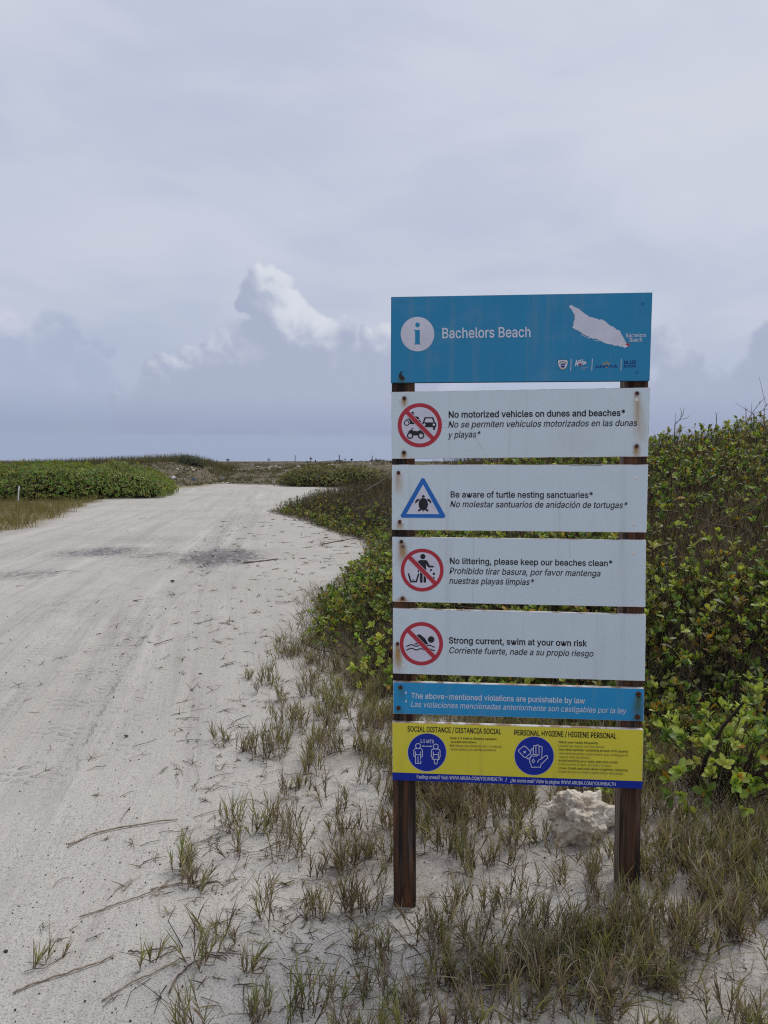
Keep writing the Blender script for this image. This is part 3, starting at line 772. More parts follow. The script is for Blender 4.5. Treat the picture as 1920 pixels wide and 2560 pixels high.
def area(c):
    return 0.5 * sum(a[0] * b[1] - b[0] * a[1] for a, b in zip(c, c[1:] + c[:1]))


# ------------------------------------------------------------------ the sign
DL, DR = 2.62, 2.545


def at_depth(px, py, d):
    r = ray(px, py)
    k = d / r.y
    return Vector((r.x * k, r.y * k, EYE + r.z * k))


L0 = at_depth(979, 1153, DL)
R0 = at_depth(1620, 1153, DR)
U = Vector((R0.x - L0.x, R0.y - L0.y, 0)).normalized()
NV = Vector((U.y, -U.x, 0))                        # out of the boards, towards the viewer
MID = (L0 + R0) / 2
SBASE = Vector((MID.x, MID.y, zt(MID.x, MID.y)))
sign = empty('information_sign', SBASE, math.atan2(U.y, U.x))
tag(sign, 'tall information sign of seven stacked panels bolted to two brown wooden posts', 'sign')


def sl(px, py, off=0.0):
    """photo pixel -> sign coordinates (x along the boards, y back into them, z up) on the plane off metres behind the board faces"""
    r = ray(px, py)
    p0 = L0 - NV * off
    k = (p0 - Vector((0, 0, EYE))).dot(NV) / r.dot(NV)
    p = Vector((0, 0, EYE)) + r * k - SBASE
    return Vector((p.dot(U), off - (L0 - SBASE).dot(NV), p.z))


Y0 = -(L0 - SBASE).dot(NV)


class Art:
    """flat printed shapes that lie in thin layers on a board"""
    def __init__(s, ox, oy, sc_):
        s.o = (ox, oy, sc_)
        s.v, s.f, s.m = [], [], []
        s.mats = []
        s.layer = 0

    def frame(s, ox, oy, sc_):
        s.o = (ox, oy, sc_)
        return s

    def P(s, x, y, lay=None, dz=0.0):
        ox, oy, k = s.o
        q = sl(ox + x / k, oy + y / k)
        q.y -= 0.0006 + 0.00010 * (s.layer if lay is None else lay) + dz
        return q

    def mat(s, m):
        if m not in s.mats:
            s.mats.append(m)
        return s.mats.index(m)

    def face(s, pts, m):
        i = len(s.v)
        s.v += pts
        s.f.append(tuple(range(i, i + len(pts))))
        s.m.append(s.mat(m))

    def poly(s, m, pts, holes=()):
        s.layer += 1
        loops = [[Vector((x, y, 0)) for x, y in c] for c in (pts, *holes)]
        flat = [p for c in loops for p in c]
        i = len(s.v)
        s.v += [s.P(p.x, p.y) for p in flat]
        for t3 in tessellate_polygon(loops):
            s.f.append(tuple(i + k for k in t3))
            s.m.append(s.mat(m))

    def disc(s, m, c, r, ry=None, n=48, rot=0.0):
        ry = ry or r
        ca, sa = math.cos(rot), math.sin(rot)
        s.layer += 1
        pts = []
        for k in range(n):
            a = 2 * math.pi * k / n
            x, y = r * math.cos(a), ry * math.sin(a)
            pts.append(s.P(c[0] + x * ca - y * sa, c[1] + x * sa + y * ca))
        s.face(pts, m)

    def ring(s, m, c, r1, r0, n=56):
        s.layer += 1
        for k in range(n):
            a, b = 2 * math.pi * k / n, 2 * math.pi * (k + 1) / n
            s.face([s.P(c[0] + r * math.cos(q), c[1] + r * math.sin(q)) for r, q in ((r0, a), (r1, a), (r1, b), (r0, b))], m)

    def line(s, m, pts, w, closed=False):
        """a stroke with mitred joins"""
        s.layer += 1
        n = len(pts)
        L, R = [], []
        for i in range(n):
            p = Vector(pts[i])
            a = Vector(pts[i - 1]) if (i or closed) else None
            b = Vector(pts[(i + 1) % n]) if (i < n - 1 or closed) else None
            d1 = (p - a).normalized() if a is not None else None
            d2 = (b - p).normalized() if b is not None else None
            d1 = d1 or d2
            d2 = d2 or d1
            t = (d1 + d2)
            t = t.normalized() if t.length > 1e-6 else d1
            nn = Vector((-t.y, t.x))
            k = min(2.0, 1 / max(0.3, abs(nn.dot(Vector((-d1.y, d1.x))))))
            L.append(p + nn * w / 2 * k)
            R.append(p - nn * w / 2 * k)
        for i in range(n if closed else n - 1):
            j = (i + 1) % n
            s.face([s.P(*q) for q in (L[i], L[j], R[j], R[i])], m)

    def text(s, m, body, Lp, Rp, cap, weight=0.0, italic=False, spread=0.0):
        """letters set from Lp to Rp along their baseline; cap is the capital height"""
        s.layer += 2
        x = 0.0
        place = []
        for ch in body:
            adv, cs, tr = glyph(ch)
            place.append((x, cs, tr))
            x += adv + spread
        xs = [x0 + p[0] for x0, cs, _ in place for c in cs for p in c]
        a, b = min(xs) - weight, max(xs) + weight
        dxp, dyp = Rp[0] - Lp[0], Rp[1] - Lp[1]
        kx = 1 / (b - a)
        ky = cap / (CAPH + 2 * weight)
        kxp = math.hypot(dxp, dyp) / (b - a)

        def M(gx, gy, dz=0.0):
            t = (gx - a + (0.19 * gy * ky / kxp if italic else 0)) * kx
            return s.P(Lp[0] + dxp * t, Lp[1] + dyp * t - (gy + weight) * ky, None, dz)
        mi = s.mat(m)
        for x0, cs, tr in place:
            if not tr:
                continue
            vs, fs = tr
            i = len(s.v)
            s.v += [M(x0 + p[0], p[1], p[2]) for p in vs]
            s.f += [tuple(i + k for k in f) for f in fs]
            s.m += [mi] * len(fs)
            if weight <= 0:
                continue
            # a rim round every contour makes the stroke heavier
            outer = max(cs, key=lambda c: abs(area(c)))
            so = 1 if area(outer) > 0 else -1
            for c in cs:
                n = len(c)
                off = []
                for k in range(n):
                    p, q, r_ = Vector(c[k - 1]), Vector(c[k]), Vector(c[(k + 1) % n])
                    d1, d2 = (q - p), (r_ - q)
                    if d1.length < 1e-6: d1 = d2
                    if d2.length < 1e-6: d2 = d1
                    d1, d2 = d1.normalized(), d2.normalized()
                    t_ = d1 + d2
                    t_ = t_.normalized() if t_.length > 1e-4 else d1
                    nn = Vector((t_.y, -t_.x)) * so
                    kk = min(1.6, 1 / max(0.35, abs(nn.dot(Vector((d1.y, -d1.x)) * so))))
                    off.append(q + nn * weight * kk)
                for k in range(n):
                    j = (k + 1) % n
                    i = len(s.v)
                    s.v += [M(x0 + c[k][0], c[k][1], 0.00004), M(x0 + c[j][0], c[j][1], 0.00004), M(x0 + off[j].x, off[j].y, -0.00003), M(x0 + off[k].x, off[k].y, -0.00003)]
                    s.f.append((i, i + 1, i + 2, i + 3))
                    s.m.append(mi)

    def build(s, name, parent, label=None):
        me = bpy.data.meshes.new(name)
        me.from_pydata(s.v, [], s.f)
        for k in s.mats:
            me.materials.append(k)
        me.polygons.foreach_set('material_index', s.m)
        bm = bmesh.new()                       # every printed face looks at the reader
        bm.from_mesh(me)
        bm.normal_update()
        bmesh.ops.reverse_faces(bm, faces=[f for f in bm.faces if f.normal.y > 0])
        bm.to_mesh(me)
        bm.free()
        o = link(name, me, parent)
        if label:
            o['label'] = label
        return o


def paint(name, c, rough=0.45, var=0.06):
    m, t, b = principled(name, c, rough, 0.35)
    P = t.coord('Object')
    n = t.noise(P, 14, 5, 0.6)
    k = t.ramp(n, 0.3, 0.7, 1 - var, 1 + var)
    t.put(b.inputs['Base Color'], t.mix(1.0, c, t.comb(k, k, k), 'MULTIPLY'))
    return m


INK = paint('black_print', (0.012, 0.013, 0.018))
WHITE = paint('white_print', (0.62, 0.63, 0.70))
LILAC = paint('pale_print', (0.60, 0.60, 0.68))
RED = paint('red_print', (0.42, 0.028, 0.045))
BLUE = paint('blue_print', (0.012, 0.135, 0.46))
ROYAL = paint('royal_blue_print', (0.004, 0.022, 0.30))
NAVY = paint('navy_print', (0.008, 0.028, 0.20))
CYAN = paint('turquoise_print', (0.012, 0.220, 0.415))
GOLD = paint('gold_print', (0.50, 0.36, 0.10))
OLIVE = paint('faded_print', (0.20, 0.17, 0.06))
GREYP = paint('grey_print', (0.42, 0.44, 0.52))


def board_material(name, c, rust=(), dirt=(0.30, 0.27, 0.20), rough=0.38, green=(), specks=0.5):
    """painted board with rust run down from its screws; every run keeps its own place, length and width"""
    m, t, b = principled(name, c, rough, 0.4)
    P = t.coord('Object')
    X, Y, Z = t.sep(P)
    n = t.noise(P, 7, 5, 0.6)
    cc = t.mix(t.ramp(n, 0.25, 0.75, 0.0, 0.16), c, tuple(v * 0.72 for v in c))
    streak = t.noise(t.mapping(P, scale=(22, 1, 1.2)), 1.0, 4, 0.6)
    cc = t.mix(t.ramp(streak, 0.52, 0.78, 0, 0.22), cc, dirt)
    grime = t.noise(t.mapping(P, scale=(2.2, 1, 5)), 1.0, 6, 0.65)
    cc = t.mix(t.ramp(grime, 0.52, 0.75, 0, 0.16), cc, (0.45, 0.42, 0.36))
    spk = t.vor(P, 26)
    cc = t.mix(t.mul(t.ramp(spk, 0.05, 0.03, 0, specks), t.ramp(t.noise(P, 5, 2), 0.5, 0.58)), cc, (0.10, 0.09, 0.08))
    wob = t.mul(t.sub(t.noise(t.mapping(P, scale=(1, 1, 0.3)), 45, 3), 0.5), 0.012)
    for lst, inkc, deep in ((rust, (0.36, 0.21, 0.06), (0.10, 0.035, 0.012)), (green, (0.05, 0.11, 0.07), (0.06, 0.035, 0.02))):
        for (x0, z0, ln, wd, k, slant) in lst:
            q = t.sub(z0, Z)                                       # distance below the screw
            u = t.sub(t.sub(X, x0), t.add(wob, t.mul(q, slant)))
            wide = t.add(wd, t.mul(t.math('MAXIMUM', q, 0.0), 0.10))
            g = t.math('DIVIDE', u, wide)
            g = t.math('EXPONENT', t.mul(t.mul(g, g), -1.0))
            run = t.mul(t.mul(g, t.ramp(q, -0.006, 0.006)), t.ramp(q, ln * 0.35, ln * 1.15, 1.0, 0.0))
            run = t.mul(run, t.ramp(t.noise(t.mapping(P, scale=(60, 1, 9)), 1.0, 4, 0.65), 0.25, 0.6, 0.45, 1.0))
            cc = t.mix(t.math('MINIMUM', t.mul(run, k * 1.25), 1.0), cc, inkc)
            d2 = t.add(t.mul(u, u), t.mul(q, q))
            halo = t.math('EXPONENT', t.mul(d2, -1.0 / (0.0085 ** 2)))
            cc = t.mix(t.mul(halo, min(1, k * 1.1)), cc, deep)
    t.put(b.inputs['Base Color'], cc)
    t.put(b.inputs['Roughness'], t.ramp(n, 0.3, 0.7, rough - 0.06, rough + 0.12))
    t.put(b.inputs['Normal'], t.bump(t.noise(P, 120, 3), 0.05, 0.002))
    return m


EDGE, t_, b_ = principled('board_edge', (0.62, 0.60, 0.56), 0.6)
P_ = t_.coord('Object')
t_.put(b_.inputs['Base Color'], t_.mix(t_.ramp(t_.noise(t_.mapping(P_, scale=(6, 1, 20)), 3, 4), 0.42, 0.62), (0.64, 0.62, 0.59), (0.30, 0.20, 0.13)))
EDGE_DARK, t_, b_ = principled('board_edge_blue', (0.02, 0.07, 0.13), 0.6)
BOARD_T = 0.019


def board(label, mats, quad, edge=EDGE, art=None):
    """one sign panel: a bevelled slab with its print laid on the front; quad = corner pixels TL TR BR BL"""
    bm = bmesh.new()
    fr = [bm.verts.new(sl(*q)) for q in quad]
    bk = [bm.verts.new(v.co + Vector((0, BOARD_T, 0))) for v in fr]
    faces = [bm.faces.new(fr[::-1]), bm.faces.new(bk)]
    for i in range(4):
        j = (i + 1) % 4
        faces.append(bm.faces.new((fr[i], fr[j], bk[j], bk[i])))
    for f in faces[1:]:
        f.material_index = 1
    bmesh.ops.recalc_face_normals(bm, faces=bm.faces[:])
    bmesh.ops.bevel(bm, geom=[e for e in bm.edges], offset=0.0014, segments=1, affect='EDGES', material=1)
    me = bpy.data.meshes.new('sign_panel')
    bm.to_mesh(me)
    bm.free()
    ob = link('sign_panel', me, sign, (mats, edge))
    if art is not None and art.v:                # the printed words are part of the board itself
        base = len(me.materials)
        for k in art.mats:
            me.materials.append(k)
        bm = bmesh.new()
        bm.from_mesh(me)
        vs = [bm.verts.new(v) for v in art.v]
        for f, mi in zip(art.f, art.m):
            try:
                nf = bm.faces.new([vs[k] for k in f])
            except ValueError:
                continue
            nf.normal_update()
            if nf.normal.y > 0:
                nf.normal_flip()
            nf.material_index = base + mi
        bm.to_mesh(me)
        bm.free()
    if label:
        ob['label'] = label
    return ob


RUSTM, t_, b_ = principled('rusty_screw', (0.05, 0.022, 0.012), 0.8)
P_ = t_.coord('Object')
t_.put(b_.inputs['Base Color'], t_.mix(t_.ramp(t_.noise(P_, 220, 3), 0.4, 0.65), (0.022, 0.012, 0.008), (0.15, 0.055, 0.02)))
PLUGM, _, _ = principled('pale_plug', (0.66, 0.66, 0.62), 0.5)
PLUGB, _, _ = principled('blue_plug', (0.012, 0.17, 0.33), 0.5)


def screw(parent, px, py, r=0.0075, h=0.004, mat=None, name='screw', seed=0):
    c = sl(px, py)
    rr = random.Random(seed + px)
    bm = bmesh.new()
    n = 14
    rings = []
    for k, (rad, out) in enumerate(((1.0, 0.0), (1.0, 0.35), (0.86, 0.75), (0.55, 1.0))):
        rings.append([bm.verts.new((c.x + r * rad * math.cos(2 * math.pi * i / n) * rr.uniform(.93, 1.05), c.y + 0.0004 - h * out, c.z + r * rad * math.sin(2 * math.pi * i / n) * rr.uniform(.93, 1.05))) for i in range(n)])
    for a, b in zip(rings, rings[1:]):
        for i in range(n):
            bm.faces.new((a[i], a[(i + 1) % n], b[(i + 1) % n], b[i]))
    # driver recess
    cen = [bm.verts.new((c.x + r * 0.22 * math.cos(2 * math.pi * i / n), c.y - h * 0.55, c.z + r * 0.22 * math.sin(2 * math.pi * i / n))) for i in range(n)]
    for i in range(n):
        bm.faces.new((rings[-1][i], rings[-1][(i + 1) % n], cen[(i + 1) % n], cen[i]))
    bm.faces.new(cen)
    bmesh.ops.recalc_face_normals(bm, faces=bm.faces[:])
    me = bpy.data.meshes.new(name)
    bm.to_mesh(me)
    bm.free()
    return link(name, me, parent, [mat or RUSTM])


def Z2(ox, oy, k=2.37):
    return lambda x, y: (ox + x / k, oy + y / k)


def rustspec(px, py, ln_px, wd_px, k, slant=0.0):
    a = sl(px, py)
    q = DL / FPX
    return (a.x, a.z, ln_px * q, wd_px * q, k, slant)

# ---- posts
WOODM, t, b = principled('weathered_wood', rough=0.75, spec=0.25)
P = t.coord('Object')
g1 = t.noise(t.mapping(P, scale=(60, 60, 2.4)), 1.0, 6, 0.62, 0.4)
g2 = t.noise(t.mapping(P, scale=(17, 17, 0.8)), 1.0, 4, 0.6, 0.3)
patch = t.noise(t.mapping(P, scale=(16, 16, 2.2)), 1.0, 4, 0.6)
c = t.mix(t.ramp(g1, 0.30, 0.68), (0.022, 0.014, 0.010), (0.120, 0.056, 0.030))
c = t.mix(t.ramp(g2, 0.48, 0.60, 0, 0.92), c, (0.017, 0.014, 0.012))
c = t.mix(t.ramp(patch, 0.54, 0.68, 0, 0.75), c, (0.185, 0.080, 0.040))
c = t.mix(t.mul(t.ramp(g1, 0.60, 0.72), t.ramp(g2, 0.46, 0.36)), c, (0.30, 0.19, 0.125))
g3 = t.noise(t.mapping(P, scale=(90, 90, 3.5)), 1.0, 5, 0.65, 0.5)
c = t.mix(t.ramp(g3, 0.52, 0.70, 0, 0.55), c, (0.17, 0.135, 0.11))
t.put(b.inputs['Base Color'], c)
t.put(b.inputs['Normal'], t.bump(t.add(t.add(g1, t.mul(g3, 0.6)), t.mul(g2, 0.6)), 0.9, 0.009))
GREYW, t, b = principled('greyed_wood', rough=0.85, spec=0.15)
P = t.coord('Object')
g1 = t.noise(t.mapping(P, scale=(50, 50, 2.0)), 1.0, 6, 0.62, 0.4)
t.put(b.inputs['Base Color'], t.mix(t.ramp(g1, 0.3, 0.65), (0.050, 0.038, 0.030), (0.22, 0.17, 0.13)))
t.put(b.inputs['Normal'], t.bump(g1, 0.7, 0.006))


def post(xa_top, xb_top, xa_bot, xb_bot, ytop, ybot, label, side=False):
    """square timber behind the boards, sunk into the sand; corners in photo pixels of its front face"""
    off = BOARD_T + 0.0015
    D_ = 0.085
    a, b_, c_, d = sl(xa_top, ytop, off), sl(xb_top, ytop, off), sl(xb_bot, ybot, off), sl(xa_bot, ybot, off)
    for hi, lo in ((a, d), (b_, c_)):                      # carry the edges on below the sand
        k = (lo.z + 0.35) / max(1e-6, hi.z - lo.z)
        ext = lo + (lo - hi) * k
        lo.xyz = ext
    n = 26
    bm = bmesh.new()
    rings = []
    rr = random.Random(label)
    for i in range(n + 1):
        t_ = i / n
        p, q = a.lerp(d, t_), b_.lerp(c_, t_)
        ch = 0.006
        w = lambda: rr.uniform(-0.0008, 0.0008)
        ring = [(p.x, p.y + ch), (p.x + ch, p.y), (q.x - ch, q.y), (q.x, q.y + ch), (q.x, q.y + D_ - ch), (q.x - ch, q.y + D_), (p.x + ch, p.y + D_), (p.x, p.y + D_ - ch)]
        rings.append([bm.verts.new((x + w(), y + (w() if k not in (1, 2) else abs(w())), p.z)) for k, (x, y) in enumerate(ring)])
    for r0, r1 in zip(rings, rings[1:]):
        for i in range(8):
            f = bm.faces.new((r0[i], r0[(i + 1) % 8], r1[(i + 1) % 8], r1[i]))
            if side and i in (7, 6):
                f.material_index = 1
    bm.faces.new(rings[0])
    bm.faces.new(rings[-1][::-1])
    bmesh.ops.recalc_face_normals(bm, faces=bm.faces[:])
    me = bpy.data.meshes.new('post')
    bm.to_mesh(me)
    bm.free()
    o = link('post', me, sign, (WOODM, GREYW))
    o['label'] = label
    return o


post(978.6, 1034.5, 983.5, 1038.5, 800, 2268, 'reddish brown wooden post under the left ends of the panels')
post(1566, 1625, 1547, 1599, 800, 2251, 'dark blotched wooden post with a greyed inner side under the right panel ends', side=True)

# ---- 1 header
z = Z2(960, 700)
A = Art(960, 700, 2.37)
A.text(WHITE, 'Bachelors Beach', (345, 346), (868, 338.5), 62, 0.010)
A.text(WHITE, 'Bachelors', (1434, 341), (1552, 337.5), 24, 0.006)
A.text(WHITE, 'Beach', (1455, 367.5), (1529, 365), 24, 0.006)
A.frame(1360, 740, 5.72)
for x in (385, 686, 1101):
    A.line(WHITE, [(x + 3, 897), (x - 4, 1072)], 9)
GREENRUN = [rustspec(1003, 945, 16, 9, 0.75)]
head = board('turquoise header panel with an island map and a row of emblems',
             board_material('header_paint', (0.012, 0.220, 0.415), green=GREENRUN, rough=0.42, specks=0.25),
             [(977.7, 742.2), (1631.3, 730.8), (1624.1, 952.3), (976.9, 957.4)], EDGE_DARK, A)
A = Art(970, 720, 4.484)
A.disc(LILAC, (331, 517), 188, 193, 72)
A.disc(CYAN, (331, 414), 26, 28, 28)
A.poly(CYAN, [(290, 471), (357, 469), (356, 619), (370, 629), (370, 633), (288, 633), (288, 629), (304, 619), (304, 486), (290, 478)])
A.build('pictogram', head, 'white round information symbol')
A = Art(1360, 740, 5.72)
ISLE = [(360, 150), (372, 130), (405, 135), (422, 150), (440, 160), (470, 172), (490, 178), (512, 197), (530, 215), (552, 230), (570, 245), (598, 264), (620, 275), (640, 292), (655, 300), (690, 303), (712, 314), (730, 320),
        (758, 324), (775, 330), (783, 345), (798, 340), (820, 333), (842, 344), (860, 352), (890, 370), (900, 387), (925, 408), (950, 428), (985, 437), (1010, 455), (1028, 472), (1045, 488), (1065, 483), (1085, 500), (1100, 530),
        (1112, 556), (1125, 580), (1140, 600), (1150, 625), (1160, 640), (1165, 655), (1180, 678), (1190, 700), (1195, 725), (1178, 733), (1160, 743), (1146, 738), (1140, 741), (1128, 730), (1115, 722), (1096, 726), (1080, 722),
        (1060, 710), (1040, 709), (1015, 714), (990, 705), (970, 690), (950, 694), (930, 688), (908, 688), (890, 680), (865, 672), (840, 660), (820, 648), (800, 640), (785, 634), (770, 625), (745, 612), (715, 606), (703, 615), (690, 612),
        (672, 598), (655, 602), (640, 588), (630, 580), (610, 568), (600, 570), (575, 552), (550, 545), (540, 530), (530, 518), (510, 515), (495, 500), (480, 490), (462, 484), (440, 475), (420, 462), (402, 455), (415, 435), (425, 402), (420, 385),
        (428, 358), (440, 330), (436, 305), (440, 280), (430, 258), (425, 252), (405, 218), (395, 198), (385, 180), (370, 178), (365, 165)]
A.poly(LILAC, ISLE)
A.line(LILAC, [(530, 549), (556, 567), (586, 580), (618, 597), (650, 611)], 7)
A.line(LILAC, [(712, 628), (745, 637), (790, 648)], 7)
star = []
for k in range(8):
    r = 44 if k % 2 == 0 else 13
    star.append((1198 + r * math.sin(k * math.pi / 4), 694 - r * math.cos(k * math.pi / 4)))
A.poly(RED, star)
A.build('island_map', head, 'pale island outline with a red four pointed star at its tip')
A = Art(1360, 740, 5.72)
SH = lambda k: [(268 + (x - 268) * k, 980 + (y - 980) * k) for x, y in [(193, 922), (210, 912), (240, 912), (268, 905), (298, 912), (328, 914), (345, 924), (342, 975), (330, 1015), (305, 1045), (268, 1064), (232, 1042), (208, 1012), (196, 970)]]
A.poly(INK, SH(1.0))
A.poly(LILAC, SH(0.92))
for k in range(9):
    a = math.radians(205 + k * 16.5)
    A.line(INK, [(268 + 58 * math.cos(a), 985 + 56 * math.sin(a)), (268 + 43 * math.cos(a), 985 + 42 * math.sin(a))], 9)
A.poly(NAVY, [(237, 972), (262, 966), (268, 972), (276, 966), (300, 972), (298, 1010), (268, 1030), (238, 1008)])
A.poly(GOLD, [(262, 945), (275, 945), (275, 970), (262, 970)])
A.line(LILAC, [(240, 992), (298, 992)], 7)
A.line(GOLD, [(246, 1030), (268, 1042), (292, 1030)], 9)
A.build('emblem', head, 'white shield emblem')
A = Art(1360, 740, 5.72)
for ch, x, y, w, h in (('A', 441, 1004, 48, 88), ('R', 490, 984, 36, 66), ('U', 524, 968, 34, 62), ('B', 550, 986, 32, 52), ('A', 570, 976, 38, 44)):
    A.text(WHITE, ch, (x, y), (x + w, y - 2), h, 0.035)
star = []
for k in range(8):
    r = 30 if k % 2 == 0 else 10
    star.append((516 + r * math.sin(k * math.pi / 4), 980 - r * math.cos(k * math.pi / 4)))
A.poly(RED, star)
A.text(GREYP, 'One happy', (535, 1032), (632, 1030), 20)
A.text(GREYP, 'island', (535, 1056), (588, 1055), 20)
A.build('logo', head, 'white jumping letters with a red star')
A = Art(1360, 740, 5.72)
A.text(NAVY, 'AHATA', (727, 1030), (1052, 1024), 38, 0.022)
for k in range(7):
    a = math.radians(180 + 30 * k)
    A.line(GOLD, [(890 + 26 * math.cos(a), 982 + 24 * math.sin(a)), (890 + (62 if k % 2 else 50) * math.cos(a), 982 + (58 if k % 2 else 36) * math.sin(a))], 7)
A.line(GOLD, [(838, 984), (866, 972), (890, 968), (914, 972), (942, 983)], 8)
A.poly(GOLD, [(878, 1027), (890, 1012), (916, 1026)])
A.build('logo', head, 'navy letters under a golden rising sun')
A = Art(1360, 740, 5.72)
A.text(NAVY, 'BLUE', (1146, 975), (1317, 970), 50, 0.022)
A.text(NAVY, 'BLOCKS', (1144, 1022), (1317, 1018), 34, 0.020)
A.build('logo', head, 'navy lettering in two lines')
# torn screw hole
A = Art(970, 720, 4.484)
A.poly(INK, [(128, 960), (140, 940), (158, 935), (172, 938), (172, 943), (155, 948), (147, 962), (160, 982), (178, 995), (188, 1015), (178, 1022), (168, 1018), (160, 1032), (140, 1030), (138, 1012), (122, 1000), (120, 985)])
A.build('torn_hole', head, 'dark torn screw hole')
screw(head, *z(108, 582), 0.006, 0.003)
for p in ((1533, 140), (1500, 546)):
    screw(head, *z(*p), 0.007, 0.0018, PLUGB, 'screw_cap')


def prohibition(A, c, ro, ri, hw):
    A.disc(LILAC, c, ro + 4, ro + 4, 72)
    A.ring(RED, c, ro, ri, 72)


def slash(A, c, ri, ang, hw):
    a = math.radians(ang)
    d = (math.cos(a), math.sin(a))
    r = ri + 6
    A.line(LILAC, [(c[0] - d[0] * (ri - 4), c[1] - d[1] * (ri - 4)), (c[0] + d[0] * (ri - 4), c[1] + d[1] * (ri - 4))], hw * 2 + 9)
    A.line(RED, [(c[0] - d[0] * r, c[1] - d[1] * r), (c[0] + d[0] * r, c[1] + d[1] * r)], hw * 2)


GREY = (0.600, 0.690, 0.735)
# ---- 2 no vehicles
z = Z2(960, 940)
A = Art(960, 940, 2.37)
A.text(INK, 'No motorized vehicles on dunes and beaches*', (383, 248), (1428, 237), 39, 0.017)
A.text(INK, 'No se permiten vehículos motorizados en las dunas', (381, 306), (1497, 296), 38, 0.006, True)
A.text(INK, 'y playas*', (379, 367), (567, 363), 38, 0.006, True)
A.line(GREYP, [(345, 262), (372, 273), (384, 271)], 1.5)
A.line(GREYP, [(344, 306), (376, 303)], 1.5)
A.line(GREYP, [(470, 220), (510, 300), (560, 400), (590, 440)], 1.2)
B2 = [(978.6, 979.7), (1625, 968.7), (1620.8, 1141.7), (979.4, 1147.2)]
r2 = [rustspec(*z(120, 134), 26, 6, 0.85), rustspec(*z(118, 455), 18, 6, 0.95), rustspec(*z(1500, 104), 130, 7, 0.6, 0.10), rustspec(*z(1497, 417), 32, 6, 0.9, 0.03)]
p2 = board('grey white panel banning vehicles', board_material('vehicle_panel_paint', GREY, r2), B2, EDGE, A)
A = Art(970, 960, 4.74)
C = (377, 489)
prohibition(A, C, 262, 215, 25)
A.ring(INK, (222, 462), 34, 22, 28); A.ring(INK, (360, 458), 34, 22, 28)
A.poly(INK, [(205, 414), (248, 408), (262, 398), (290, 402), (320, 418), (345, 428), (392, 455), (392, 470), (372, 438), (340, 440), (325, 475), (258, 475), (262, 450), (248, 422), (208, 420)])
A.poly(INK, [(266, 372), (290, 366), (322, 384), (345, 384), (366, 396), (370, 412), (350, 426), (328, 416), (332, 400), (300, 392), (280, 402), (262, 392)])
A.disc(INK, (293, 348), 19, 20, 24)
A.poly(LILAC, [(296, 346), (316, 350), (314, 358), (296, 354)])
A.poly(INK, [(405, 462), (413, 455), (428, 404), (438, 393), (530, 393), (541, 402), (557, 455), (571, 460), (572, 505), (560, 512), (558, 538), (550, 545), (540, 545), (534, 538), (533, 512), (440, 512), (440, 538), (420, 538), (418, 510), (405, 505)],
       [[(447, 407), (523, 407), (540, 455), (430, 455)]])
A.disc(LILAC, (430, 482), 14); A.disc(LILAC, (544, 482), 14)
A.poly(INK, [(238, 578), (246, 558), (268, 545), (286, 544), (300, 555), (345, 560), (385, 546), (415, 554), (430, 580), (424, 592), (392, 574), (368, 580), (352, 610), (302, 610), (286, 580), (262, 573), (242, 588)])
A.line(INK, [(272, 552), (280, 534), (292, 527), (304, 528)], 8)
for cx in (262, 392):
    A.disc(INK, (cx, 612), 38)
    A.ring(LILAC, (cx, 612), 23, 17, 24)
    A.disc(LILAC, (cx, 612), 15)
slash(A, C, 215, 45.5, 25)
A.build('pictogram', p2, 'red crossed circle over a motorbike, a car and a quad')
for p in ((120, 132), (118, 453), (1500, 102), (1497, 415)):
    screw(p2, *z(*p), 0.0066)
for p in ((90, 140), (108, 421), (1497, 140)):
    screw(p2, *z(*p), 0.0068, 0.0015, PLUGM, 'screw_cap')

# ---- 3 turtles
A = Art(960, 940, 2.37)
A.text(INK, 'Be aware of turtle nesting sanctuaries*', (395, 720), (1237, 723), 37, 0.013)
A.text(INK, 'No molestar santuarios de anidación de tortugas*', (392, 777), (1438, 783), 37, 0.006, True)
A.line(INK, [(1098, 529), (1180, 528), (1290, 530)], 2.2)
r3 = [rustspec(*z(86, 575), 58, 8, 0.55), rustspec(*z(93, 866), 24, 8, 0.8)]
p3 = board('grey white panel about turtle nests', board_material('turtle_panel_paint', GREY, r3), [(979.4, 1161.5), (1620.8, 1161.5), (1617, 1331.6), (979.4, 1324.8)], EDGE, A)
A = Art(970, 1160, 4.74)


def round_tri(c3, r):
    out = []
    for k in range(3):
        p, q, s_ = (Vector(c3[(k + d) % 3]) for d in (-1, 0, 1))
        d1, d2 = (p - q).normalized(), (s_ - q).normalized()
        half = math.acos(max(-1, min(1, d1.dot(d2)))) / 2
        cen = q + (d1 + d2).normalized() * (r / math.sin(half))
        a = q + d1 * (r / math.tan(half)); b = q + d2 * (r / math.tan(half))
        a0 = math.atan2(a.y - cen.y, a.x - cen.x); a1 = math.atan2(b.y - cen.y, b.x - cen.x)
        dlt = (a1 - a0 + math.pi) % (2 * math.pi) - math.pi
        out += [(cen.x + r * math.cos(a0 + dlt * i / 8), cen.y + r * math.sin(a0 + dlt * i / 8)) for i in range(9)]
    return out


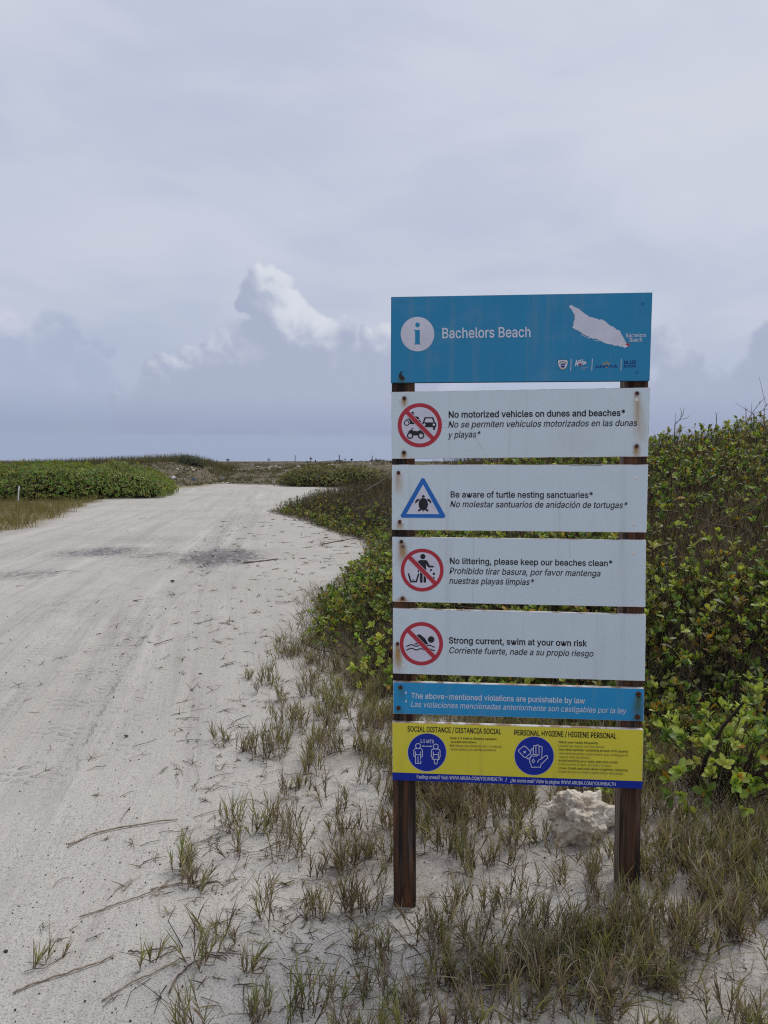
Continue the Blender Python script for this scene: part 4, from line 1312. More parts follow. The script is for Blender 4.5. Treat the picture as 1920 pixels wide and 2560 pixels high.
A.poly(LILAC, round_tri([(414, 136), (700, 643), (130, 639)], 26))
A.poly(BLUE, round_tri([(414, 142), (696, 640), (134, 636)], 24), [[(415, 243), (608, 594), (218, 592)]])
A.disc(INK, (418, 477), 56, 76, 36)
A.poly(INK, [(398, 390), (404, 375), (418, 366), (432, 375), (438, 390), (430, 398), (406, 398)])
for s_ in (1, -1):
    q = lambda x, y: (418 + s_ * (x - 418), y)
    A.poly(INK, [q(377, 413), q(352, 413), q(333, 427), q(323, 446), q(322, 462), q(328, 469), q(345, 450), q(365, 436)])
    A.disc(INK, q(372, 548), 17, 13, 20, rot=s_ * -0.6)
A.poly(INK, [(411, 561), (425, 561), (418, 572)])
A.build('pictogram', p3, 'blue triangle with a black turtle')
for p in ((86, 573), (93, 864)):
    screw(p3, *z(*p), 0.0066)
for p in ((106, 574), (112, 866), (1496, 606), (1481, 880)):
    screw(p3, *z(*p), 0.0062, 0.0015, PLUGM, 'screw_cap')

# ---- 4 litter
z = Z2(960, 1320)
A = Art(960, 1320, 2.37)
A.text(INK, 'No littering, please keep our beaches clean*', (390, 213), (1353, 227), 37, 0.013)
A.text(INK, 'Prohibido tirar basura, por favor mantenga', (388, 271), (1279, 287), 37, 0.006, True)
A.text(INK, 'nuestras playas limpias*', (387, 330), (884, 338), 37, 0.006, True)
A.line(GREYP, [(530, 62), (527, 436)], 1.1)
A.line(GREYP, [(1100, 72), (1099, 180)], 1.0)
r4 = [rustspec(*z(103, 83), 80, 9, 0.62, 0.09), rustspec(*z(112, 110), 30, 6, 0.9), rustspec(*z(110, 418), 14, 12, 0.95)]
p4 = board('grey white panel against littering', board_material('litter_panel_paint', GREY, r4), [(980.3, 1342.8), (1615.7, 1350.4), (1614, 1518.3), (981, 1504.4)], EDGE, A)
A = Art(970, 1340, 4.74)
C = (405, 404)
prohibition(A, C, 254, 211, 25)
A.disc(INK, (413, 244), 31)
A.poly(INK, [(380, 285), (450, 285), (465, 293), (494, 349), (536, 352), (545, 362), (537, 373), (484, 373), (470, 364), (452, 332), (452, 545), (444, 553), (426, 553), (421, 545), (421, 432), (410, 432), (410, 545), (403, 553), (386, 553), (379, 545), (379, 330),
              (370, 335), (370, 425), (362, 433), (352, 425), (352, 310), (362, 292)])
A.line(INK, [(241, 441), (270, 540), (336, 540), (364, 446)], 19)
A.line(INK, [(284, 520), (318, 520)], 9)
for cx, cy, k, r in ((510, 403, 45, 17), (543, 447, 70, 19), (539, 497, 2, 19)):
    A.poly(INK, [(cx + r * math.cos(math.radians(k + 45 + 90 * i)), cy + r * math.sin(math.radians(k + 45 + 90 * i))) for i in range(4)])
slash(A, C, 211, 45.5, 25)
A.build('pictogram', p4, 'red crossed circle over a figure dropping litter beside a bin')
for p in ((103, 81), (110, 416)):
    screw(p4, *z(*p), 0.0066)
for p in ((1478, 150), (1470, 422), (112, 384)):
    screw(p4, *z(*p), 0.0062, 0.0015, PLUGM, 'screw_cap')

# ---- 5 swimming
A = Art(960, 1320, 2.37)
A.text(INK, 'Strong current, swim at your own risk', (384, 684), (1202, 702), 38, 0.016)
A.text(INK, 'Corriente fuerte, nade a su propio riesgo', (384, 742), (1238, 762), 37, 0.006, True)
r5 = [rustspec(*z(80, 688), 74, 6, 0.78), rustspec(*z(92, 720), 66, 8, 0.35)]
p5 = board('grey white panel warning swimmers', board_material('swim_panel_paint', GREY, r5), [(982, 1521.7), (1615.3, 1536.9), (1612.7, 1703), (982, 1684)], EDGE, A)
A = Art(970, 1520, 4.74)
C = (395, 423)
prohibition(A, C, 257, 212, 25)
A.disc(INK, (511, 373), 39)
A.poly(INK, [(326, 334), (350, 316), (368, 309), (388, 318), (440, 360), (478, 428), (442, 433), (400, 420), (372, 400), (390, 372), (365, 350), (344, 356)])
A.poly(INK, [(308, 430), (328, 414), (350, 414), (362, 425), (340, 432)])
for yy in (0, 43):
    A.line(INK, [(217, 454 + yy), (236, 449 + yy), (255, 438 + yy), (276, 433 + yy), (298, 439 + yy), (318, 450 + yy), (340, 453 + yy), (362, 446 + yy), (382, 438 + yy), (404, 440 + yy), (426, 452 + yy), (448, 453 + yy), (470, 443 + yy), (490, 439 + yy), (512, 447 + yy), (534, 459 + yy), (556, 462 + yy)], 13)
slash(A, C, 212, 45.5, 25)
A.build('pictogram', p5, 'red crossed circle over a swimmer in waves')
screw(p5, *z(80, 686), 0.0062)
for p in ((103, 520), (115, 818)):
    screw(p5, *z(*p), 0.0064, 0.0015, PLUGM, 'screw_cap')

# ---- 6 violations
z = Z2(960, 1680)
A = Art(960, 1680, 2.37)
A.text(WHITE, 'The above-mentioned violations are punishable by law', (161, 156), (1190, 187), 34, 0.012)
A.text(WHITE, 'Las violaciones mencionadas anteriormente son castigables por la ley', (159, 206), (1433, 246), 33, 0.005, True)
A.text(WHITE, '*', (123, 146), (136, 146), 34, 0.008)
A.text(WHITE, '*', (124, 197), (137, 197), 34, 0.008)
g6 = [rustspec(*z(98, 92), 40, 7, 0.45, 0.1), rustspec(*z(88, 214), 22, 9, 0.5), rustspec(*z(1508, 133), 70, 6, 0.8, -0.02), rustspec(*z(1512, 150), 60, 14, 0.45, -0.05), rustspec(*z(1503, 268), 14, 10, 0.7)]
p6 = board('narrow turquoise panel about fines', board_material('violation_panel_paint', (0.011, 0.275, 0.545), green=g6, rough=0.4, specks=0.2), [(982.8, 1704.5), (1611, 1721.4), (1609.8, 1803.6), (982.8, 1784.2)], EDGE, A)
for p in ((97, 90), (86, 212)):
    screw(p6, *z(*p), 0.0080, 0.006)
for p in ((1508, 131), (1502, 266)):
    screw(p6, *z(*p), 0.0098, 0.007)

# ---- 7 health
A = Art(960, 1680, 2.37)
A.layer = 0
A.poly(ROYAL, [(49.5, 594), (1534.5, 647.5), (1528.5, 691), (51, 639.5)])
A.text(INK, 'SOCIAL DISTANCE / DISTANCIA SOCIAL', (139, 352), (694, 369), 32, 0.013)
A.text(INK, 'PERSONAL HYGIENE / HIGIENE PERSONAL', (772, 374), (1377, 395), 33, 0.013)
A.frame(970, 1795, 5.027)
A.text(INK, '· Keep 1.5 meters distance between', (760, 262), (1362, 277), 27, 0.007)
A.text(INK, 'yourself and others', (785, 310), (1114, 317), 27, 0.007)
A.text(OLIVE, '· Mantenga una distancia de 1.5 metros', (760, 355), (1427, 372), 27, 0.004)
A.text(OLIVE, 'entre usted y las demás personas', (785, 403), (1357, 415), 27, 0.004)
A.text(WHITE, 'Feeling unwell? Visit: WWW.ARUBA.COM/YOURHEALTH', (362, 757), (1435, 789), 44, 0.014)
A.text(WHITE, '/', (1474, 793), (1494, 793), 44, 0.012)
A.frame(1270, 1800, 4.608)
for body, xl, yl, xr, yr, mm, w in (
        ('· Wash your hands frequently', 568, 263, 1037, 277, INK, 0.008), ('· Lávese las manos con frecuencia', 567, 305, 1107, 321, OLIVE, 0.004),
        ('· Use hand sanitizer containing at least 60% alcohol', 567, 347, 1382, 373, INK, 0.008), ('· Use desinfectantes para manos, que contengan al', 566, 390, 1379, 417, OLIVE, 0.004),
        ('menos 60% de alcohol', 591, 434, 945, 444, OLIVE, 0.004), ('· Avoid touching your nose, eyes and mouth', 566, 473, 1258, 497, INK, 0.008),
        ('· Evite tocarse la nariz, los ojos y la boca', 565, 514, 1183, 536, OLIVE, 0.004), ('· Cover mouth and nose when coughing / sneezing', 564, 559, 1375, 587, INK, 0.008),
        ('· Cubra su boca y nariz cuando tosa o estornude', 563, 600, 1322, 626, OLIVE, 0.004)):
    A.text(mm, body, (xl, yl), (xr, yr), 25, w)
A.text(WHITE, '¿Se siente mal? Visite la página: WWW.ARUBA.COM/YOURHEALTH', (25, 709), (1237, 754), 40, 0.014)
p7 = board('yellow health advice panel with a blue band', board_material('health_panel_paint', (0.73, 0.635, 0.045), dirt=(0.3, 0.24, 0.06), rough=0.45, specks=0.25), [(980.3, 1805.3), (1609, 1824.3), (1605.6, 1972), (981, 1950)], EDGE, A)
A = Art(970, 1795, 5.027)
A.layer = 3
A.disc(LILAC, (489, 432), 246, 241, 72)
A.disc(ROYAL, (490, 430), 240, 237, 72)
A.text(WHITE, '1.5 MTS', (405, 311), (577, 316), 44, 0.010)
W_ = 9
circ = lambda c, r, n=24: [(c[0] + r * math.cos(2 * math.pi * i / n), c[1] + r * math.sin(2 * math.pi * i / n)) for i in range(n)]
A.line(WHITE, circ((378, 349), 31), W_, True)
A.line(WHITE, [(345, 418), (345, 486), (330, 482), (324, 472), (324, 405), (334, 388), (350, 381), (407, 381), (424, 389), (433, 406), (433, 476), (426, 486), (411, 490), (411, 420)], W_)
A.line(WHITE, [(347, 458), (409, 460)], W_)
A.line(WHITE, [(347, 486), (347, 568), (413, 569), (413, 541), (402, 541)], W_)
A.line(WHITE, [(378, 484), (378, 562)], W_)
A.line(WHITE, [(409, 498), (409, 520)], 7)
A.line(WHITE, [(432, 350), (548, 353)], W_)
A.poly(WHITE, [(424, 350), (444, 338), (444, 362)])
A.poly(WHITE, [(556, 353), (536, 341), (536, 365)])
A.line(WHITE, circ((600, 355), 31), W_, True)
A.line(WHITE, [(569, 420), (569, 486), (553, 490), (545, 480), (545, 410), (554, 393), (571, 386), (630, 387), (646, 395), (655, 412), (655, 482), (647, 492), (632, 490), (632, 422)], W_)
A.line(WHITE, [(571, 456), (630, 457)], W_)
A.line(WHITE, [(569, 486), (557, 513), (644, 516), (632, 488)], W_)
A.line(WHITE, [(578, 517), (588, 573), (614, 574), (625, 518)], W_)
A.build('pictogram', p7, 'blue disc with two people standing apart')
A = Art(1270, 1800, 4.608)
A.layer = 3
A.disc(LILAC, (301, 413), 230, 225, 72)
A.disc(ROYAL, (301, 412), 225, 221, 72)
W_ = 8.5
A.line(WHITE, [(122, 345), (180, 300), (192, 299), (206, 308), (258, 362), (262, 374), (256, 384), (206, 427), (194, 430), (182, 424), (124, 362), (118, 353)], W_, True)
A.line(WHITE, [(177, 355), (205, 380)], W_); A.line(WHITE, [(205, 353), (178, 381)], W_)
A.line(WHITE, [(214, 434), (232, 448), (274, 412), (262, 396)], W_)
A.line(WHITE, [(266, 356), (266, 338), (272, 329), (282, 329), (290, 338), (290, 398)], W_)
A.line(WHITE, [(291, 340), (294, 300), (302, 292), (314, 292), (321, 300), (321, 384)], W_)
A.line(WHITE, [(323, 300), (328, 288), (342, 283), (354, 290), (357, 300), (357, 408)], W_)
A.line(WHITE, [(359, 312), (366, 302), (380, 300), (390, 308), (392, 320), (388, 442), (424, 412), (440, 407), (455, 413), (459, 426), (452, 440), (378, 512), (374, 541), (268, 541), (264, 510), (250, 488), (249, 452), (262, 428)], W_)
A.line(WHITE, [(282, 394), (334, 394), (338, 408), (330, 413), (282, 413)], W_)
A.line(WHITE, [(340, 492), (346, 468), (362, 452), (388, 444)], W_)
A.line(WHITE, [(290, 446), (302, 466), (303, 478), (296, 487), (285, 487), (277, 478), (279, 466)], 7.5, True)
A.build('pictogram', p7, 'blue disc with a hand and a bottle')

# ------------------------------------------------------------------ plant building (numpy)
def nrm(v):
    return v / np.maximum(np.linalg.norm(v, axis=-1, keepdims=True), 1e-9)


def perp(v):
    h = np.where(np.abs(v[:, 2:3]) > 0.9, np.array([[1.0, 0, 0]]), np.array([[0, 0, 1.0]]))
    return nrm(np.cross(v, h))


class Veg:
    """collects leaves, blades and twigs (all quads) with a colour per vertex"""
    def __init__(s):
        s.V, s.F, s.C, s.n = [], [], [], 0

    def _push(s, V, F, C):
        s.V.append(V); s.F.append(F + s.n); s.C.append(C); s.n += len(V)

    def leaves(s, base, d, nrml, L, W, color, curl=0.25, fold=0.25, fine=True):
        """spoon shaped leaves; d along the leaf, nrml its upper side"""
        N = len(base)
        if N == 0: return
        d, nrml = nrm(d), nrm(nrml)
        side = nrm(np.cross(d, nrml))
        up = np.cross(side, d)
        if fine:
            ts, ws = [0.0, 0.30, 0.62, 0.86, 1.0], [0.07, 0.30, 0.50, 0.36, 0.03]
            cs = [-1, 0, 1]
        else:
            ts, ws = [0.0, 0.36, 0.76, 1.0], [0.07, 0.38, 0.50, 0.10]
            cs = [-1, 1]
        curl = np.broadcast_to(np.asarray(curl, float), (N,))
        pts = []
        for t_, w_ in zip(ts, ws):
            mid = base + d * (L * t_)[:, None] + up * (L * curl * (t_ ** 2) * -1.0)[:, None]
            for c_ in cs:
                lift = abs(c_) * w_ * fold * W
                pts.append(mid + side * (W * w_ * c_)[:, None] + up * lift[:, None])
        R, Cn = len(ts), len(cs)
        V = np.stack(pts, 1).reshape(-1, 3)
        f = [(r * Cn + c, r * Cn + c + 1, (r + 1) * Cn + c + 1, (r + 1) * Cn + c) for r in range(R - 1) for c in range(Cn - 1)]
        F = (np.arange(N)[:, None, None] * (R * Cn) + np.array(f)[None]).reshape(-1, 4)
        if fine:                                   # a paler midrib and rim
            k = np.ones((R, Cn)); k[:, 1] = 1.22
            C = (color[:, None, :] * k.reshape(1, -1, 1)).reshape(-1, 3)
        else:
            C = np.repeat(color, R * Cn, 0)
        s._push(V, F, C)

    def blades(s, base, d, L, W, color, droop=0.5, seg=3, tipcol=None, side=None):
        N = len(base)
        if N == 0: return
        d = nrm(d)
        if side is None:
            side = perp(d)
            a = rng.uniform(0, np.pi, N)[:, None]
            side = side * np.cos(a) + np.cross(d, side) * np.sin(a)
        droop = np.broadcast_to(np.asarray(droop, float), (N,))
        p, dd = base.copy(), d.copy()
        rows, cols = [], []
        for k in range(seg + 1):
            t_ = k / seg
            w = (W * (1 - t_ ** 1.6) * 0.5 + 0.0003)[:, None]
            rows += [p - side * w, p + side * w]
            c = color if tipcol is None else color * (1 - t_) + tipcol * t_
            cols += [c, c]
            if k < seg:
                p = p + dd * (L / seg)[:, None]
                dd = nrm(dd + np.array([[0, 0, -1.0]]) * (droop * (0.45 + 0.55 * t_))[:, None] / seg * 1.6)
        V = np.stack(rows, 1).reshape(-1, 3)
        C = np.stack(cols, 1).reshape(-1, 3)
        f = [(2 * k, 2 * k + 1, 2 * k + 3, 2 * k + 2) for k in range(seg)]
        F = (np.arange(N)[:, None, None] * (2 * seg + 2) + np.array(f)[None]).reshape(-1, 4)
        s._push(V, F, C)
        return p

    def twigs(s, a, b, r0, r1, color, mid=None):
        N = len(a)
        if N == 0: return
        chain = [a, b] if mid is None else [a, mid, b]
        rad = [r0, r1] if mid is None else [r0, (r0 + r1) / 2, r1]
        pts = []
        d = nrm(b - a)
        u = perp(d); v = np.cross(d, u)
        for p, r in zip(chain, rad):
            r = np.broadcast_to(np.asarray(r, float), (N,))[:, None]
            for k in range(3):
                q = 2 * np.pi * k / 3
                pts.append(p + (u * math.cos(q) + v * math.sin(q)) * r)
        V = np.stack(pts, 1).reshape(-1, 3)
        m = len(chain)
        f = [(3 * i + k, 3 * i + (k + 1) % 3, 3 * (i + 1) + (k + 1) % 3, 3 * (i + 1) + k) for i in range(m - 1) for k in range(3)]
        F = (np.arange(N)[:, None, None] * (3 * m) + np.array(f)[None]).reshape(-1, 4)
        s._push(V, F, np.repeat(color, 3 * m, 0))

    def rosettes(s, tip, axis, k, L, green, fine=True, spread=(10, 52), warm=0.05):
        """k leaves crowded round each twig tip"""
        N = len(tip)
        if N == 0: return
        axis = nrm(axis)
        u = perp(axis); v = np.cross(axis, u)
        idx = np.repeat(np.arange(N), k)
        j = np.tile(np.arange(k), N)
        ph = j * 2.399 + rng.uniform(0, 6.28, N)[idx] + rng.normal(0, 0.25, N * k)
        e = np.radians(np.interp(j / max(1, k - 1), [0, 1], [spread[1], spread[0]]) + rng.normal(0, 9, N * k))       # angle off the axis
        rad = u[idx] * np.cos(ph)[:, None] + v[idx] * np.sin(ph)[:, None]
        A = axis[idx]
        d = A * np.cos(e)[:, None] + rad * np.sin(e)[:, None]
        n = A * np.sin(e)[:, None] - rad * np.cos(e)[:, None]
        ll = L[idx] * rng.uniform(0.45, 1.15, N * k) * np.interp(j / max(1, k - 1), [0, 1], [1.05, 0.75])
        base = tip[idx] - A * (0.35 * ll * (1 - j / k))[:, None]
        c = green[idx] * rng.uniform(0.72, 1.22, (N * k, 1))
        w = rng.random(N * k)
        yel = np.array([[0.42, 0.25, 0.035]]) * rng.uniform(0.5, 1.1, (N * k, 1))
        c = np.where((w < warm)[:, None], yel, c)
        s.leaves(base, d, n, ll, ll * rng.uniform(0.42, 0.58, N * k), c, rng.uniform(-0.1, 0.35, N * k), 0.3, fine)

    def mesh(s, name):
        return quad_mesh(name, np.concatenate(s.V), np.concatenate(s.F), np.concatenate(s.C))


def leaf_mat(name, trans=0.38, rough=0.42, spec=0.35):
    m, t, b = principled(name, rough=rough, spec=spec)
    c = t.attr('Col', 'Color')
    n = t.noise(t.coord('Object'), 60, 2)
    k = t.ramp(n, 0.3, 0.7, 0.86, 1.12)
    c = t.mix(1.0, c, t.comb(k, k, k), 'MULTIPLY')
    t.put(b.inputs['Base Color'], c)
    tr = t.n.new('ShaderNodeBsdfTranslucent')
    t.put(tr.inputs[0], t.mix(1.0, c, (1.25, 1.2, 0.55), 'MULTIPLY'))
    ms = t.n.new('ShaderNodeMixShader')
    ms.inputs[0].default_value = trans
    t.l.new(b.outputs[0], ms.inputs[1])
    t.l.new(tr.outputs[0], ms.inputs[2])
    t.l.new(ms.outputs[0], t.n['Material Output'].inputs[0])
    return m


LEAF = leaf_mat('leaf')
BLADE = leaf_mat('grass_blade', 0.34, 0.6, 0.2)
BARK, t, b = principled('twig_bark', rough=0.85, spec=0.15)
t.put(b.inputs['Base Color'], t.attr('Col', 'Color'))


def pick(pal, n, var=0.18):
    pal = np.array(pal, float)
    c = pal[rng.integers(0, len(pal), n)]
    return c * rng.uniform(1 - var, 1 + var, (n, 1)) * rng.uniform(1 - var * 0.3, 1 + var * 0.3, (n, 3))


GREENS = [(0.160, 0.240, 0.042), (0.210, 0.290, 0.052), (0.280, 0.345, 0.068), (0.105, 0.170, 0.036), (0.350, 0.390, 0.095), (0.220, 0.255, 0.060), (0.085, 0.135, 0.032)]
DULL = [(0.165, 0.190, 0.065), (0.215, 0.205, 0.080), (0.135, 0.150, 0.055), (0.19, 0.16, 0.075)]
TWIG = [(0.040, 0.028, 0.022), (0.060, 0.042, 0.032), (0.030, 0.022, 0.019), (0.085, 0.062, 0.048)]
STRAW = [(0.22, 0.165, 0.105), (0.28, 0.225, 0.155), (0.15, 0.105, 0.068), (0.11, 0.075, 0.052), (0.33, 0.28, 0.21)]
BROWN = [(0.155, 0.112, 0.086), (0.205, 0.150, 0.110), (0.115, 0.085, 0.068), (0.25, 0.19, 0.14)]


def rdir(n, up=1.0, spread=0.5):
    v = rng.normal(0, spread, (n, 3))
    v[:, 2] = up + rng.normal(0, spread * 0.4, n)
    return nrm(v)


# ------------------------------------------------------------------ thicket over the right-hand dune (a mass)
def thicket_points(n, box, smin, smax, zone):
    x = rng.uniform(box[0], box[1], n); y = rng.uniform(box[2], box[3], n)
    s = poly_dist(x, y, THICKET)
    keep = (s > smin) & (s < smax) & zone(x, y)
    x, y, s = x[keep], y[keep], s[keep]
    return np.column_stack([x, y, terrain(x, y)]), s


def build_thicket():
    lf, st = Veg(), Veg()
    inview = lambda x, y: (np.abs(np.arctan2(x, y)) < 0.62)
    ridge_y = lambda x: np.interp(x, [-3.2, -1.1, 0.2, 0.85, 2.4, 4.4, 5.8, 9, 14], [23.5, 21, 18.8, 16.6, 15, 14, 13, 11, 10])
    zones = [   # density per m2, y range, fine leaves, leaf length
        (560, (2.8, 6.6), True, (0.042, 0.072)),
        (330, (6.6, 10.5), False, (0.045, 0.080)),
        (200, (10.5, 24), False, (0.050, 0.090)),
    ]
    for dens, (ya, yb), fine, (la, lb) in zones:
        box = (-4, 11, ya, yb)
        n = int(dens * (box[1] - box[0]) * (yb - ya))
        P, s = thicket_points(n, box, -0.12, 99, lambda x, y: inview(x, y) & (y < ridge_y(x) + 0.8))
        # leafy and bare drifts
        leafy = fbm(P[:, 0] * 0.7 + 4, P[:, 1] * 0.7, 3) + 0.5
        up_the_hill = np.clip((P[:, 1] - 8) / 10, 0, 1)
        far = sstep(8.5, 13, P[:, 1]) * sstep(3.0, 1.4, P[:, 0])
        crest = sstep(3.2, 0.6, ridge_y(P[:, 0]) + 0.2 - P[:, 1])
        prob = np.clip(0.22 + 2.2 * (leafy - 0.40), 0.10, 0.95) * (1 - 0.96 * far * sstep(0.25, 1.0, s)) * (1 - 0.93 * crest)
        prob = np.where((ya < 6) & (s < 1.6) & (P[:, 0] > 0.2), np.maximum(prob, 0.62), prob)
        prob = np.maximum(prob, 0.45 * sstep(0.6, 0.1, s) * (P[:, 1] > 9) * (P[:, 1] < 17))
        m = rng.random(len(P)) < prob
        A, sA = P[m], s[m]
        N = len(A)
        h = rng.uniform(0.10, 0.46, N) * np.clip(0.55 + sA * 0.8, 0.3, 1.0)
        ax = rdir(N, 1.0, 0.38)
        ax[:, 1] -= 0.22
        ax = nrm(ax)
        tip = A + ax * h[:, None]
        st.twigs(A - [[0, 0, 0.03]], tip, 0.0038, 0.0022, pick(TWIG, N), mid=(A + tip) / 2 + rng.normal(0, 0.02, (N, 3)))
        g = pick(GREENS, N)
        dull = rng.random(N) < (0.22 + 0.35 * up_the_hill[m])
        g = np.where(dull[:, None], pick(DULL, N), g)
        lf.rosettes(tip, ax, 7, rng.uniform(la, lb, N), g, fine, warm=0.07)
        q = rng.random(N) < 0.55                     # a second whorl lower down
        lf.rosettes(A[q] + ax[q] * (h[q] * 0.55)[:, None], rdir(q.sum(), 0.6, 0.6), 4, rng.uniform(la, lb, q.sum()) * 0.9, g[q] * 0.85, fine, (40, 85), warm=0.12)
        # brown stalks and dead twigs between
        nb = int(n * 1.5)
        P2, s2 = thicket_points(nb, box, -0.25, 99, lambda x, y: inview(x, y) & (y < ridge_y(x) + 1.2))
        N = len(P2)
        wd = 0.0035 if ya < 7 else (0.005 if ya < 11 else 0.009)
        L = rng.uniform(0.14, 0.46, N) * np.clip(0.4 + s2 * 0.8, 0.35, 1)
        bc = pick(BROWN + TWIG, N, 0.25)
        straw = rng.random(N) < 0.14
        bc = np.where(straw[:, None], pick(STRAW, N), bc)
        st.blades(P2, rdir(N, 1.0, 0.42), L, np.full(N, wd), bc, rng.uniform(0, 0.5, N), 2)
        k = rng.random(N) < 0.28                    # olive undergrowth blades
        st.blades(P2[k], rdir(k.sum(), 1.0, 0.5), L[k] * 0.8, np.full(k.sum(), wd * 1.2), pick(DULL, k.sum()), rng.uniform(0.1, 0.8, k.sum()), 2)
    # feathery dark tops along the skyline
    xs = rng.uniform(-3.6, 11, 5200)
    ys = ridge_y(xs) - rng.uniform(-0.6, 2.6, len(xs))
    P = np.column_stack([xs, ys, terrain(xs, ys) + 0.02])
    P = P[poly_dist(xs, ys, THICKET) > 0.1]
    N = len(P)
    L = rng.uniform(0.22, 0.48, N)
    d = rdir(N, 1.0, 0.28)
    bc = pick([(0.075, 0.055, 0.042), (0.10, 0.075, 0.055), (0.09, 0.085, 0.045), (0.055, 0.042, 0.034)], N)
    st.blades(P, d, L, np.full(N, 0.010), bc, 0.15, 2)
    for k in range(3):
        q = P + d * (L * rng.uniform(0.45, 0.9, N))[:, None]
        st.blades(q, rdir(N, 1.0, 0.7), rng.uniform(0.05, 0.13, N), np.full(N, 0.007), bc, 0.1, 1)
    # bleached fallen branches threaded through
    n = 150
    P, s = thicket_points(2600, (-2, 9, 3.6, 15), 0.3, 99, lambda x, y: inview(x, y))
    P = P[:n]
    d = rdir(n, 0.35, 0.9)
    L = rng.uniform(0.3, 1.0, n)
    a = P + [[0, 0, 0.22]]
    st.twigs(a, a + d * L[:, None], 0.0055, 0.002, pick([(0.24, 0.20, 0.17), (0.17, 0.13, 0.10), (0.06, 0.045, 0.036)], n), mid=a + d * (L * 0.5)[:, None] + rng.normal(0, 0.04, (n, 3)))
    r = empty('dune_thicket', (0, 0, 0))
    tag(r, 'dense leathery leaved thicket covering the dune behind the sign', 'thicket', None, 'stuff')
    link('leaves', lf.mesh('leaves'), r, [LEAF])
    link('branches', st.mesh('branches'), r, [BLADE])


build_thicket()


# ------------------------------------------------------------------ individual shrubs
def shrub(name, label, cat, stems, group=None, leafL=(0.05, 0.075), k=9, bright=1.0, bare=0.0, fine=True):
    """stems: list of polylines (world points) with a radius; each twig end carries a rosette"""
    base = stems[0][0][0]
    r = empty(name, base)
    tag(r, label, cat, group)
    b = Vector(base)
    sv, lv = Veg(), Veg()
    for pts, rad, leafy in stems:
        pts = [np.array([Vector(p) - b]) for p in pts]
        n = len(pts)
        for i in range(n - 1):
            sv.twigs(pts[i], pts[i + 1], rad * (1 - 0.6 * i / n), rad * (1 - 0.6 * (i + 1) / n), np.array([TWIG[(i) % 2]]))
        if leafy:
            tip = pts[-1]
            ax = nrm(tip - pts[-2])
            lv.rosettes(tip, ax, k, rng.uniform(*leafL, 1), pick(GREENS[1:5], 1) * bright * 1.15, fine, warm=0.03)
    link('stems', sv.mesh('stems'), r, [BARK])
    if lv.V:
        link('foliage', lv.mesh('foliage'), r, [LEAF])
    return r


def bush_stems(c, n, rad, h, lean=(0, 0), r0=0.006, seed=1):
    rr = random.Random(seed)
    out = []
    c = Vector(c)
    for i in range(n):
        a = rr.uniform(0, 6.28)
        q = rad * math.sqrt(rr.random())
        top = c + Vector((q * math.cos(a) + lean[0], q * math.sin(a) + lean[1], h * rr.uniform(0.22, 1.0) * (1 - 0.4 * (q / rad) ** 2)))
        midp = c.lerp(top, 0.5) + Vector((rr.uniform(-.04, .04), rr.uniform(-.04, .04), rr.uniform(0, .04)))
        root = c + Vector((0.12 * math.cos(a) * rad, 0.12 * math.sin(a) * rad, -0.03))
        out.append(([root, midp, top], r0 * rr.uniform(0.6, 1.1), True))
    return out


def on_ground(px, py):
    return ground_at(*K((px, py)))


g = on_ground(1505, 1722)
main = [([g + Vector((-0.02, 0, -0.05)), g + Vector((0.02, -0.03, 0.20)), g + Vector((0.08, -0.06, 0.36)), g + Vector((0.16, -0.10, 0.50))], 0.013, True)]
shrub('beach_shrub', 'bright green large leaved shrub with a thick dark leaning stem beside the right sign post', 'shrub',
      main + bush_stems(g + Vector((0.10, -0.02, 0)), 95, 0.46, 0.54, (0.06, -0.10), r0=0.003, seed=3), leafL=(0.040, 0.070), bright=0.95)
g = on_ground(1600, 1700)
shrub('beach_shrub', 'rounded green shrub at the right edge of the photo, above the dry grass', 'shrub', bush_stems(g, 90, 0.48, 0.48, (0.1, -0.06), r0=0.003, seed=5), leafL=(0.040, 0.066), bright=0.95)
g = on_ground(1310, 1745)
shrub('beach_shrub', 'small dark green sprout between the pale rock and the right sign post', 'shrub', bush_stems(g, 9, 0.13, 0.20, seed=8), leafL=(0.05, 0.075), bright=0.85)
g = on_ground(800, 1440)
tip = Vector(g) + Vector((-0.50, 0.1, 0.42))
shrub('beach_shrub', 'leafy shrub left of the sign with a long bare stem tipped by one leaf bud', 'shrub',
      [([g + Vector((0, 0, -0.03)), g + Vector((-0.18, 0.03, 0.16)), g + Vector((-0.36, 0.06, 0.27)), tip], 0.006, True),
       ([g + Vector((-0.05, 0, 0)), g + Vector((-0.22, -0.03, 0.10)), g + Vector((-0.45, -0.05, 0.16)), g + Vector((-0.55, -0.05, 0.22))], 0.005, False),
       ([g + Vector((0.05, 0.1, 0)), g + Vector((-0.05, 0.1, 0.30)), g + Vector((-0.18, 0.12, 0.55)), g + Vector((-0.22, 0.14, 0.72))], 0.005, False)] + bush_stems(g + Vector((0.22, 0.05, 0)), 26, 0.34, 0.42, (-0.05, -0.05), seed=12), leafL=(0.045, 0.07), bright=1.15)
g = on_ground(830, 1500)
shrub('beach_shrub', 'low shrub with yellow green leaves against the left edge of the sign', 'shrub', bush_stems(g, 18, 0.24, 0.30, seed=17), leafL=(0.05, 0.075), bright=1.1)
g = on_ground(800, 1270)
shrub('beach_shrub', 'green shrub spilling onto the sand at the edge of the track', 'shrub', bush_stems(g + Vector((0.2, 0, 0)), 44, 0.55, 0.48, (-0.1, -0.1), seed=19), leafL=(0.045, 0.065), bright=1.1)


